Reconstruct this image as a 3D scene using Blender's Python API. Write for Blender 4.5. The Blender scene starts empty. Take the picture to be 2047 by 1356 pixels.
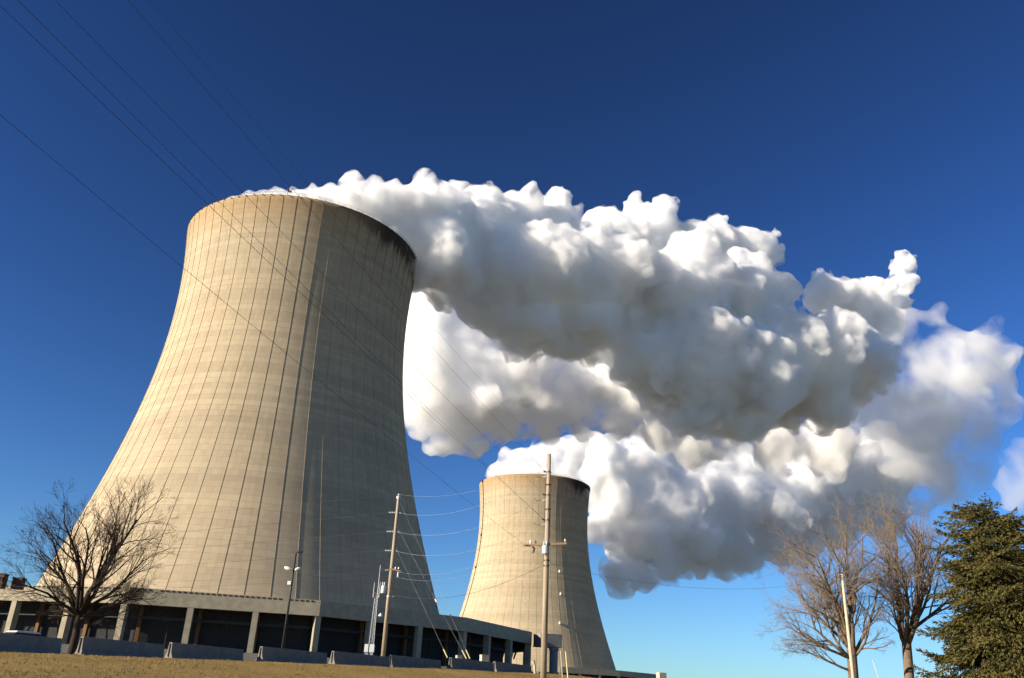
import bpy, bmesh, math, random
import numpy as np
from mathutils import Vector, Matrix, noise

random.seed(7)
rnd = random.Random(11)
sc = bpy.context.scene
C = sc.collection
R = math.radians
PI = math.pi

# ------------------------------------------------------------------ camera
F_PX, IW, IH = 1672.4, 2047.0, 1356.0
VPX, VPY = 1204.6, -3169.1
EYE = 1.6
ox, oy = VPX - IW / 2, -(VPY - IH / 2)
DV = math.hypot(ox, oy)
PITCH = math.atan(F_PX / DV)
upx, upy = ox / DV, oy / DV
FW = Vector((0, math.cos(PITCH), math.sin(PITCH)))
U0 = Vector((0, -math.sin(PITCH), math.cos(PITCH)))
R0 = Vector((1, 0, 0))
CX = U0 * upx + R0 * upy            # image x axis
CY = U0 * upy - R0 * upx            # image y axis (up)
EYEV = Vector((0, 0, EYE))


def ray(px, py):
    d = FW * F_PX + CX * (px - IW / 2) + CY * (IH / 2 - py)
    return d.normalized()


def at(px, py, dist):
    """World point seen at photo position (px, py), DIST metres away over the ground."""
    d = ray(px, py)
    return EYEV + d * (dist / math.hypot(d.x, d.y))


def at_z(px, py, z):
    d = ray(px, py)
    return EYEV + d * ((z - EYE) / d.z)


def px_m(px, py, dist, n):
    """Length in metres of n photo pixels at that place."""
    d = ray(px, py)
    L = dist / math.hypot(d.x, d.y)
    return n * L * d.dot(FW) / F_PX


cam_d = bpy.data.cameras.new('camera')
cam = bpy.data.objects.new('camera', cam_d)
C.objects.link(cam)
sc.camera = cam
cam_d.sensor_width = 36.0
cam_d.lens = 36.0 * F_PX / IW
cam_d.clip_start = 0.2
cam_d.clip_end = 30000
m = Matrix((CX, CY, -FW)).transposed().to_4x4()
m.translation = EYEV
cam.matrix_world = m

# ------------------------------------------------------------------ light
SUN_EL = R(19.0)
S_ANG = R(-65.0)                    # measured from -Y towards +X
sun_vec = Vector((math.sin(S_ANG) * math.cos(SUN_EL), -math.cos(S_ANG) * math.cos(SUN_EL), math.sin(SUN_EL)))
sl = bpy.data.lights.new('sun', 'SUN')
sl.energy = 5.0
sl.angle = R(0.53)
sl.color = (1.0, 0.88, 0.70)
so = bpy.data.objects.new('sun', sl)
C.objects.link(so)
so.rotation_euler = (-sun_vec).to_track_quat('-Z', 'Y').to_euler()
so.location = (-60, -40, 60)

w = bpy.data.worlds.new('World')
sc.world = w
w.use_nodes = True
nt = w.node_tree
bg = nt.nodes['Background']
sky = nt.nodes.new('ShaderNodeTexSky')
sky.sky_type = 'NISHITA'
sky.sun_disc = False
sky.sun_elevation = SUN_EL
sky.sun_rotation = math.atan2(sun_vec.x, sun_vec.y)
sky.altitude = 200
sky.air_density = 1.0
sky.dust_density = 0.0
sky.ozone_density = 3.5
hs = nt.nodes.new('ShaderNodeHueSaturation')
hs.inputs['Saturation'].default_value = 1.18
nt.links.new(sky.outputs['Color'], hs.inputs['Color'])
# contrast of a polarised sky: one tone curve per channel of the sky colour
GAIN = 0.103
sp_ = nt.nodes.new('ShaderNodeSeparateColor'); cb_ = nt.nodes.new('ShaderNodeCombineColor')
nt.links.new(hs.outputs['Color'], sp_.inputs[0])


def wmath(op, a, b):
    x = nt.nodes.new('ShaderNodeMath'); x.operation = op
    for v, i in ((a, 0), (b, 1)):
        if isinstance(v, (int, float)):
            x.inputs[i].default_value = v
        else:
            nt.links.new(v, x.inputs[i])
    return x.outputs[0]


for ch, (pw, kk, cc_) in enumerate(((1.30, 1.75, 1.15), (1.72, 3.1, 0.70), (2.05, 3.9, 0.42))):
    y = wmath('MULTIPLY', wmath('POWER', wmath('MULTIPLY', sp_.outputs[ch], GAIN), pw), kk)
    y = wmath('DIVIDE', y, wmath('ADD', wmath('MULTIPLY', y, cc_), 1.0))
    nt.links.new(wmath('DIVIDE', y, GAIN), cb_.inputs[ch])
nt.links.new(cb_.outputs[0], bg.inputs['Color'])
bg.inputs['Strength'].default_value = 0.053

sc.view_settings.view_transform = 'Standard'
sc.view_settings.look = 'None'
sc.view_settings.exposure = 0.9
sc.view_settings.gamma = 1.0
cy = sc.cycles
cy.use_denoising = True
cy.use_adaptive_sampling = True
cy.adaptive_threshold = 0.025
cy.adaptive_min_samples = 20
cy.max_bounces = 26
cy.diffuse_bounces = 9
cy.glossy_bounces = 2
cy.transmission_bounces = 4
cy.transparent_max_bounces = 24
cy.volume_bounces = 14


# ------------------------------------------------------------------ materials
class NB:
    """small helper to write node graphs"""
    def __init__(s, name):
        s.m = bpy.data.materials.new(name)
        s.m.use_nodes = True
        s.t = s.m.node_tree
        s.b = s.t.nodes['Principled BSDF']
        s.b.inputs['Specular IOR Level'].default_value = 0.25

    def n(s, kind, **kw):
        x = s.t.nodes.new(kind)
        for k, v in kw.items():
            setattr(x, k, v)
        return x

    def l(s, a, b):
        s.t.links.new(a, b)

    def val(s, x, inp):
        if isinstance(x, (int, float)):
            inp.default_value = x
        elif isinstance(x, (tuple, list)):
            inp.default_value = tuple(x) + ((1,) if len(x) == 3 and len(inp.default_value) == 4 else ())
        else:
            s.l(x, inp)

    def math(s, op, a, b=0.0, c=0.0, clamp=False):
        x = s.n('ShaderNodeMath', operation=op)
        x.use_clamp = clamp
        s.val(a, x.inputs[0]); s.val(b, x.inputs[1])
        if len(x.inputs) > 2:
            s.val(c, x.inputs[2])
        return x.outputs[0]

    def mix(s, f, a, b, blend='MIX'):
        x = s.n('ShaderNodeMix', data_type='RGBA', blend_type=blend)
        s.val(f, x.inputs[0]); s.val(a, x.inputs[6]); s.val(b, x.inputs[7])
        return x.outputs[2]

    def noise(s, vec, scale, detail=4, rough=0.55, dist=0.0):
        x = s.n('ShaderNodeTexNoise')
        if vec is not None:
            s.l(vec, x.inputs['Vector'])
        x.inputs['Scale'].default_value = scale
        x.inputs['Detail'].default_value = detail
        x.inputs['Roughness'].default_value = rough
        x.inputs['Distortion'].default_value = dist
        return x.outputs['Fac']

    def ramp(s, f, a, b):
        x = s.n('ShaderNodeMapRange')
        x.clamp = True
        s.val(f, x.inputs[0])
        x.inputs[1].default_value = a; x.inputs[2].default_value = b
        return x.outputs[0]

    def obj(s):
        return s.n('ShaderNodeTexCoord').outputs['Object']

    def mapping(s, vec, scale):
        x = s.n('ShaderNodeMapping')
        s.l(vec, x.inputs[0]); x.inputs['Scale'].default_value = scale
        return x.outputs[0]

    def bump(s, h, strength=0.4, dist=0.05):
        x = s.n('ShaderNodeBump')
        x.inputs['Strength'].default_value = strength
        x.inputs['Distance'].default_value = dist
        s.l(h, x.inputs['Height']); s.l(x.outputs[0], s.b.inputs['Normal'])


def simple(name, col, rough=0.8, var=0.25, scale=3.0, bump=0.0, metal=0.0, stretch=(1, 1, 1)):
    k = NB(name)
    v = k.mapping(k.obj(), stretch)
    f = k.noise(v, scale, 6, 0.6)
    f = k.ramp(f, 0.25, 0.75)
    lo = [c * (1 - var) for c in col]; hi = [min(1, c * (1 + var)) for c in col]
    k.l(k.mix(f, lo, hi), k.b.inputs['Base Color'])
    k.b.inputs['Roughness'].default_value = rough
    k.b.inputs['Metallic'].default_value = metal
    if bump:
        k.bump(f, bump, 0.03)
    return k.m


def tower_mat(name, stain):
    k = NB(name)
    o = k.obj()
    sp = k.n('ShaderNodeSeparateXYZ'); k.l(o, sp.inputs[0])
    X, Y, Z = sp.outputs
    ang = k.math('ARCTAN2', X, k.math('MULTIPLY', Y, -1.0))          # 0 towards -Y
    deg = k.math('MULTIPLY', ang, 180 / PI)
    # pour lifts and vertical form joints
    lift = k.math('DIVIDE', Z, 1.83)
    lf = k.math('FRACT', lift)
    li = k.math('FLOOR', lift)
    sec = k.math('DIVIDE', k.math('SUBTRACT', deg, 26.4 + 0.0), 2.0)
    sf = k.math('FRACT', k.math('ADD', sec, 400.0))
    si = k.math('FLOOR', sec)
    cv = k.n('ShaderNodeCombineXYZ'); k.l(li, cv.inputs[0]); cv.inputs[1].default_value = 3.3
    wn = k.n('ShaderNodeTexWhiteNoise', noise_dimensions='3D'); k.l(cv.outputs[0], wn.inputs['Vector'])
    cv2 = k.n('ShaderNodeCombineXYZ'); k.l(li, cv2.inputs[0]); k.l(si, cv2.inputs[1])
    wn2 = k.n('ShaderNodeTexWhiteNoise', noise_dimensions='3D'); k.l(cv2.outputs[0], wn2.inputs['Vector'])
    cv3 = k.n('ShaderNodeCombineXYZ'); k.l(k.math('FLOOR', k.math('DIVIDE', Z, 11.0)), cv3.inputs[0]); cv3.inputs[1].default_value = 9.1
    wn3 = k.n('ShaderNodeTexWhiteNoise', noise_dimensions='3D'); k.l(cv3.outputs[0], wn3.inputs['Vector'])
    tone = k.math('ADD', k.math('MULTIPLY', k.math('SUBTRACT', wn.outputs[0], 0.5), 0.14),
                  k.math('MULTIPLY', k.math('SUBTRACT', wn2.outputs[0], 0.5), 0.10))
    tone = k.math('ADD', tone, k.math('MULTIPLY', k.math('SUBTRACT', wn3.outputs[0], 0.5), 0.08))
    big = k.noise(o, 0.035, 5, 0.55)
    fine = k.noise(o, 0.9, 6, 0.65)
    # vertical weather streaks, in (angle, z) space
    av = k.n('ShaderNodeCombineXYZ'); k.l(k.math('MULTIPLY', deg, 0.9), av.inputs[0]); k.l(k.math('MULTIPLY', Z, 0.02), av.inputs[1])
    streak = k.noise(av.outputs[0], 1.0, 4, 0.6)
    tone = k.math('ADD', tone, k.math('MULTIPLY', k.math('SUBTRACT', big, 0.5), 0.40))
    tone = k.math('ADD', tone, k.math('MULTIPLY', k.math('SUBTRACT', fine, 0.5), 0.20))
    tone = k.math('ADD', tone, k.math('MULTIPLY', k.math('SUBTRACT', streak, 0.5), 0.22))
    jl = k.math('LESS_THAN', lf, 0.055)
    jv = k.math('LESS_THAN', sf, 0.05)
    joint = k.math('MAXIMUM', k.math('MULTIPLY', jl, k.math('MULTIPLY_ADD', wn.outputs[0], 0.26, 0.06)), k.math('MULTIPLY', jv, 0.13))
    tone = k.math('SUBTRACT', k.math('ADD', tone, 1.0), joint)
    base = k.mix(k.ramp(k.noise(o, 0.02, 3, 0.5), 0.3, 0.7), (0.395, 0.325, 0.222), (0.435, 0.345, 0.225))
    # a brown weathered band at the rim
    top = k.ramp(k.math('ADD', Z, k.math('MULTIPLY', k.math('SUBTRACT', streak, 0.5), 9.0)), 138.0, 149.0)
    base = k.mix(k.math('MULTIPLY', top, 0.75), base, (0.36, 0.235, 0.12))
    tc = k.n('ShaderNodeCombineXYZ')
    for i in range(3):
        k.l(tone, tc.inputs[i])
    col = k.mix(1.0, base, tc.outputs[0], 'MULTIPLY')
    # black algae running down from the lee rim
    a0, a1, a2, depth = stain
    amp = k.math('MULTIPLY', k.ramp(deg, a0, a1), k.math('SUBTRACT', 1.0, k.ramp(deg, a2, a2 + 25)))
    av2 = k.n('ShaderNodeCombineXYZ'); k.l(k.math('MULTIPLY', deg, 0.55), av2.inputs[0]); k.l(k.math('MULTIPLY', Z, 0.008), av2.inputs[1])
    drip = k.ramp(k.noise(av2.outputs[0], 1.0, 6, 0.7), 0.36, 0.72)
    # streaks gather where the ribs are
    rb = k.math('FRACT', k.math('ADD', k.math('DIVIDE', k.math('SUBTRACT', deg, 26.4), 6.0), 100.5))
    near = k.math('SUBTRACT', 1.0, k.math('MULTIPLY', k.math('ABSOLUTE', k.math('SUBTRACT', rb, 0.5)), 7.0), clamp=True)
    av3 = k.n('ShaderNodeCombineXYZ'); k.l(k.math('MULTIPLY', deg, 1.9), av3.inputs[0]); k.l(k.math('MULTIPLY', Z, 0.03), av3.inputs[1])
    thin = k.ramp(k.noise(av3.outputs[0], 1.0, 5, 0.7), 0.40, 0.72)
    dz = k.math('SUBTRACT', 151.0, Z)
    reach = k.math('MULTIPLY', amp, k.math('MULTIPLY', k.math('ADD', k.math('MULTIPLY', drip, 1.1), k.math('ADD', 0.30, k.math('MULTIPLY', big, 0.5))), depth))
    st = k.math('SUBTRACT', 1.0, k.math('DIVIDE', dz, k.math('ADD', reach, 0.01)), clamp=True)
    st = k.ramp(k.math('ADD', st, k.math('MULTIPLY', k.math('SUBTRACT', fine, 0.5), 0.5)), 0.0, 0.5)
    fade = k.math('SUBTRACT', 1.0, k.math('DIVIDE', dz, k.math('MULTIPLY_ADD', big, 40.0, 8.0)), clamp=True)
    run = k.math('MULTIPLY', k.math('MULTIPLY', k.math('ADD', k.math('MULTIPLY', near, 0.55), k.math('MULTIPLY', thin, 0.75), clamp=True), fade), 0.8)
    st = k.math('MULTIPLY', k.math('MAXIMUM', st, run), amp)
    col = k.mix(k.math('MULTIPLY', st, 0.93), col, (0.028, 0.020, 0.015))
    k.l(col, k.b.inputs['Base Color'])
    k.b.inputs['Roughness'].default_value = 0.92
    h = k.math('ADD', k.math('MULTIPLY', fine, 0.3), k.math('MULTIPLY', joint, -3.0))
    k.bump(h, 0.35, 0.12)
    return k.m


M = {}
M['conc'] = simple('grey concrete', (0.34, 0.295, 0.21), 0.9, 0.22, 0.8, 0.2)
M['conc_dark'] = simple('weathered concrete', (0.24, 0.225, 0.195), 0.92, 0.2, 0.7, 0.2)
M['barrier'] = simple('barrier concrete', (0.19, 0.178, 0.155), 0.9, 0.25, 2.5, 0.2)
M['louvre'] = simple('shaded louvre', (0.045, 0.045, 0.047), 0.8, 0.3, 2.0)  # near-black: shade inside the bays is put into the louvre colour
M['timber'] = simple('brown timber post', (0.17, 0.085, 0.035), 0.85, 0.3, 4.0, 0.2, stretch=(1, 1, 0.1))
M['slot'] = simple('dark slot', (0.05, 0.035, 0.028), 0.9, 0.3, 3.0)
M['pole'] = simple('weathered pole timber', (0.34, 0.27, 0.19), 0.85, 0.35, 6.0, 0.4, stretch=(1, 1, 0.06))
M['arm'] = simple('crossarm timber', (0.30, 0.20, 0.12), 0.85, 0.3, 6.0, 0.3, stretch=(0.1, 1, 1))
M['metal'] = simple('galvanised steel', (0.45, 0.46, 0.46), 0.45, 0.2, 5.0, metal=0.7)
M['dark'] = simple('dark painted steel', (0.035, 0.036, 0.04), 0.5, 0.3, 4.0, metal=0.3)
M['white'] = simple('white paint', (0.78, 0.78, 0.75), 0.4, 0.08, 3.0)
M['grey'] = simple('pale grey enamel', (0.62, 0.64, 0.63), 0.4, 0.1, 3.0)
M['porcelain'] = simple('brown porcelain', (0.10, 0.05, 0.035), 0.25, 0.2, 8.0)
M['glassins'] = simple('grey porcelain', (0.55, 0.56, 0.56), 0.25, 0.1, 8.0)
M['wire'] = simple('bare wire', (0.07, 0.06, 0.06), 0.5, 0.2, 1.0, metal=0.2)
M['wire_bright'] = simple('bright wire', (0.30, 0.30, 0.30), 0.5, 0.2, 1.0, metal=0.3)
M['yellow'] = simple('faded yellow plastic', (0.66, 0.56, 0.30), 0.6, 0.15, 3.0)
M['rust'] = simple('rusty unit', (0.10, 0.055, 0.04), 0.8, 0.3, 3.0)
M['tan'] = simple('tan concrete', (0.50, 0.42, 0.30), 0.9, 0.2, 2.0)
M['glass'] = simple('car glass', (0.02, 0.022, 0.025), 0.08, 0.1, 1.0)
M['rubber'] = simple('tyre rubber', (0.02, 0.02, 0.02), 0.8, 0.1, 1.0)
M['bark_dark'] = simple('dark bark', (0.034, 0.025, 0.018), 0.95, 0.3, 8.0, 0.3)
M['bark'] = simple('grey brown bark', (0.17, 0.125, 0.085), 0.95, 0.35, 6.0, 0.4)
M['twig'] = simple('reddish twigs', (0.195, 0.150, 0.112), 0.95, 0.3, 4.0)
M['twig_dark'] = simple('dark twigs', (0.040, 0.027, 0.019), 0.95, 0.3, 4.0)
M['tower1'] = tower_mat('tower concrete', (24.0, 54.0, 135.0, 9.0))
M['tower2'] = tower_mat('tower concrete far', (22.0, 44.0, 135.0, 11.0))


# ------------------------------------------------------------------ mesh helpers
def link(name, me, mat, parent=None, smooth=False):
    o = bpy.data.objects.new(name, me)
    C.objects.link(o)
    if mat is not None:
        me.materials.append(mat)
    if smooth:
        for p in me.polygons:
            p.use_smooth = True
    if parent is not None:
        o.parent = parent
    return o


class MB:
    def __init__(s):
        s.v = []
        s.f = []

    def box(s, c, size, rot=None):
        """c centre, size full extents, rot 3x3 or z angle"""
        hx, hy, hz = size[0] / 2, size[1] / 2, size[2] / 2
        if rot is None:
            rot = Matrix.Identity(3)
        elif isinstance(rot, (int, float)):
            rot = Matrix.Rotation(rot, 3, 'Z')
        b = len(s.v)
        for z in (-hz, hz):
            for x, y in ((-hx, -hy), (hx, -hy), (hx, hy), (-hx, hy)):
                s.v.append(Vector(c) + rot @ Vector((x, y, z)))
        s.f += [(b, b + 3, b + 2, b + 1), (b + 4, b + 5, b + 6, b + 7), (b, b + 1, b + 5, b + 4), (b + 1, b + 2, b + 6, b + 5),
                (b + 2, b + 3, b + 7, b + 6), (b + 3, b, b + 4, b + 7)]

    def tube(s, pts, rads, n=8, caps=True):
        pts = [Vector(p) for p in pts]
        if isinstance(rads, (int, float)):
            rads = [rads] * len(pts)
        b = len(s.v)
        t0 = (pts[1] - pts[0]).normalized()
        a = t0.orthogonal().normalized()
        for i, p in enumerate(pts):
            t = (pts[min(i + 1, len(pts) - 1)] - pts[max(i - 1, 0)])
            if t.length < 1e-9:
                t = t0
            t = t.normalized()
            a = (a - t * a.dot(t))
            a = a.normalized() if a.length > 1e-6 else t.orthogonal().normalized()
            c = t.cross(a)
            for j in range(n):
                th = 2 * PI * j / n
                s.v.append(p + (a * math.cos(th) + c * math.sin(th)) * rads[i])
        for i in range(len(pts) - 1):
            for j in range(n):
                q = b + i * n + j; r_ = b + i * n + (j + 1) % n
                s.f.append((q, r_, r_ + n, q + n))
        if caps:
            s.f.append(tuple(b + j for j in reversed(range(n))))
            e = b + (len(pts) - 1) * n
            s.f.append(tuple(e + j for j in range(n)))

    def prism(s, prof, axis_from, axis_to, up=Vector((0, 0, 1))):
        """extrude a profile (u across, v up) from one point to another"""
        a, c = Vector(axis_from), Vector(axis_to)
        t = (c - a).normalized()
        side = t.cross(up).normalized()
        upv = side.cross(t).normalized()
        b = len(s.v); n = len(prof)
        for p in (a, c):
            for u, v in prof:
                s.v.append(p + side * u + upv * v)
        for j in range(n):
            k = (j + 1) % n
            s.f.append((b + j, b + k, b + n + k, b + n + j))
        s.f.append(tuple(b + j for j in reversed(range(n))))
        s.f.append(tuple(b + n + j for j in range(n)))

    def build(s, name, mat, parent=None, smooth=False, bevel=0.0, origin=None):
        off = Vector(origin) if origin is not None else Vector((0, 0, 0))
        if parent is not None:
            off = parent.matrix_basis.translation
            if parent.parent is not None:
                off = off + parent.parent.matrix_basis.translation
        me = bpy.data.meshes.new(name)
        me.from_pydata([tuple(Vector(v) - off) for v in s.v], [], s.f)
        me.validate()
        bm = bmesh.new(); bm.from_mesh(me)
        bmesh.ops.recalc_face_normals(bm, faces=bm.faces)
        if bevel:
            bmesh.ops.bevel(bm, geom=[e for e in bm.edges if e.calc_face_angle(0) > 0.5], offset=bevel, segments=2, affect='EDGES', profile=0.6)
        bm.to_mesh(me); bm.free()
        o = link(name, me, mat, parent, smooth)
        if parent is None:
            o.location = off
        return o


def tag(o, label, cat, group=None):
    o['label'] = label
    o['category'] = cat
    if group:
        o['group'] = group
    return o


def thing(name, loc, label, cat, group=None):
    o = bpy.data.objects.new(name, None)
    o.empty_display_size = 0.5
    C.objects.link(o)
    o.location = loc
    return tag(o, label, cat, group)


# ------------------------------------------------------------------ terrain
T1 = Vector((-78.873, 276.587, 0)); T2 = Vector((22.322, 624.416, 0))
ZOFF = EYE - 1.237                   # fitted tower coordinates -> world
PL1 = EYE + 7.0                      # plant grade at tower one
PL2 = EYE + 9.0


def sstep(a, b, x):
    t = min(1, max(0, (x - a) / (b - a)))
    return t * t * (3 - 2 * t)


B0 = at(60, 1306, 43.0); B1 = at(1030, 1344, 75.0)
BD = Vector((B1.x - B0.x, B1.y - B0.y, 0)); BL = BD.length; BD = BD / BL
BN = Vector((BD.y, -BD.x, 0))        # towards the camera


def ground(x, y):
    rel = Vector((x - B0.x, y - B0.y, 0))
    t = rel.dot(BD) / BL
    s_ = rel.dot(BN)                 # + camera side
    crest = B0.z + (B1.z - B0.z) * min(1.6, max(-0.8, t))
    right = sstep(1.10, 1.75, t)
    crest = crest * (1 - right) + (EYE + 0.2) * right
    if s_ > 0:
        dcam = (-(Vector((B0.x, B0.y, 0))).dot(BN))
        dcam = abs(dcam)
        k = min(1.6, s_ / 34.0)
        z = crest - (crest - 0.0) * sstep(0, 1, k) * 1.0 if k < 1 else 0.0
        z += 0.10 * noise.noise(Vector((x * 0.12, y * 0.12, 0))) + 0.03 * noise.noise(Vector((x * 0.9, y * 0.9, 3)))
        return z
    back = -s_
    d1 = math.hypot(x - T1.x, y - T1.y); d2 = math.hypot(x - T2.x, y - T2.y)
    lo = crest + 0.10 * noise.noise(Vector((x * 0.12, y * 0.12, 0)))* (1 if back > 0 else 0)
    far = EYE + 2.0
    z = lo + (far - lo) * sstep(60, 260, back)
    w1 = 1 - sstep(98, 145, d1)
    z = z * (1 - w1) + PL1 * w1
    w2 = 1 - sstep(105, 190, d2)
    z = z * (1 - w2) + PL2 * w2
    return z


def make_ground():
    xs = sorted(set([-6000, -3000, -1500, -900, -600, -450] + list(range(-340, -60, 14)) + [v * 1.5 for v in range(-40, 61)] + list(range(95, 340, 14)) + [450, 600, 900, 1500, 3000, 6000]))
    ys = sorted(set([-400, -150, -60, -30] + [v * 1.5 for v in range(-10, 74)] + list(range(112, 470, 12)) + list(range(480, 800, 30)) + [900, 1100, 1500, 2500, 5000, 9000]))
    v = []; f = []
    for y in ys:
        for x in xs:
            v.append((x, y, ground(x, y)))
    n = len(xs)
    for j in range(len(ys) - 1):
        for i in range(n - 1):
            a = j * n + i
            f.append((a, a + 1, a + n + 1, a + n))
    me = bpy.data.meshes.new('ground'); me.from_pydata(v, [], f)
    k = NB('dry winter grass')
    o = k.obj()
    a = k.noise(o, 0.25, 6, 0.6); b = k.noise(o, 3.0, 6, 0.7); c = k.noise(o, 14.0, 4, 0.7)
    col = k.mix(k.ramp(a, 0.35, 0.68), (0.34, 0.215, 0.065), (0.19, 0.145, 0.032))
    col = k.mix(k.ramp(b, 0.45, 0.75), col, (0.43, 0.28, 0.10))
    col = k.mix(k.math('MULTIPLY', k.ramp(c, 0.5, 0.8), 0.6), col, (0.06, 0.045, 0.02))
    gx = k.n('ShaderNodeSeparateXYZ'); k.l(o, gx.inputs[0])
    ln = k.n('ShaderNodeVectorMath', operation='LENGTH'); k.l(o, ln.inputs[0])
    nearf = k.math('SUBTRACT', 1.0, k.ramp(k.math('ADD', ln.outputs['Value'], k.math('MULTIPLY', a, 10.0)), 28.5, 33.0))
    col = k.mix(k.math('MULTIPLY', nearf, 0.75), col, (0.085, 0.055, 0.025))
    col = k.mix(k.ramp(gx.outputs[1], 80.0, 130.0), col, (0.14, 0.135, 0.11))
    k.l(col, k.b.inputs['Base Color']); k.b.inputs['Roughness'].default_value = 1.0
    k.bump(k.math('ADD', b, c), 0.8, 0.12)
    g = link('ground', me, k.m, None, True)
    g['kind'] = 'structure'


make_ground()


def make_grass():
    """short tufts over the part of the bank one can see"""
    rr = random.Random(4)
    v = []; f = []
    for i in range(36000):
        az = rr.uniform(-34, 6); d = 17 + 62 * rr.random() ** 1.25
        x = math.sin(R(az)) * d; y = math.cos(R(az)) * d
        z = ground(x, y)
        h = rr.uniform(0.02, 0.07) * (1.9 if rr.random() < 0.04 else 1)
        a = rr.uniform(0, PI); wx, wy = math.cos(a) * 0.018, math.sin(a) * 0.018
        lx, ly = rr.gauss(0, 0.05), rr.gauss(0, 0.05)
        n = len(v)
        v += [(x - wx, y - wy, z - 0.02), (x + wx, y + wy, z - 0.02), (x + lx, y + ly, z + h)]
        f.append((n, n + 1, n + 2))
    me = bpy.data.meshes.new('grass'); me.from_pydata(v, [], f)
    g = link('grass', me, simple('straw grass', (0.235, 0.150, 0.046), 0.9, 0.40, 0.4))
    g['kind'] = 'stuff'
    g['label'] = 'short dry winter grass tufts on the bank below the barriers'


make_grass()


# ------------------------------------------------------------------ cooling towers
def prof(z):
    r0, zt, bb, ba = 39.976, 122.508, 86.459, 91.166
    d = z - zt
    return r0 * math.sqrt(1 + (d / (bb if d < 0 else ba)) ** 2)


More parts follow.
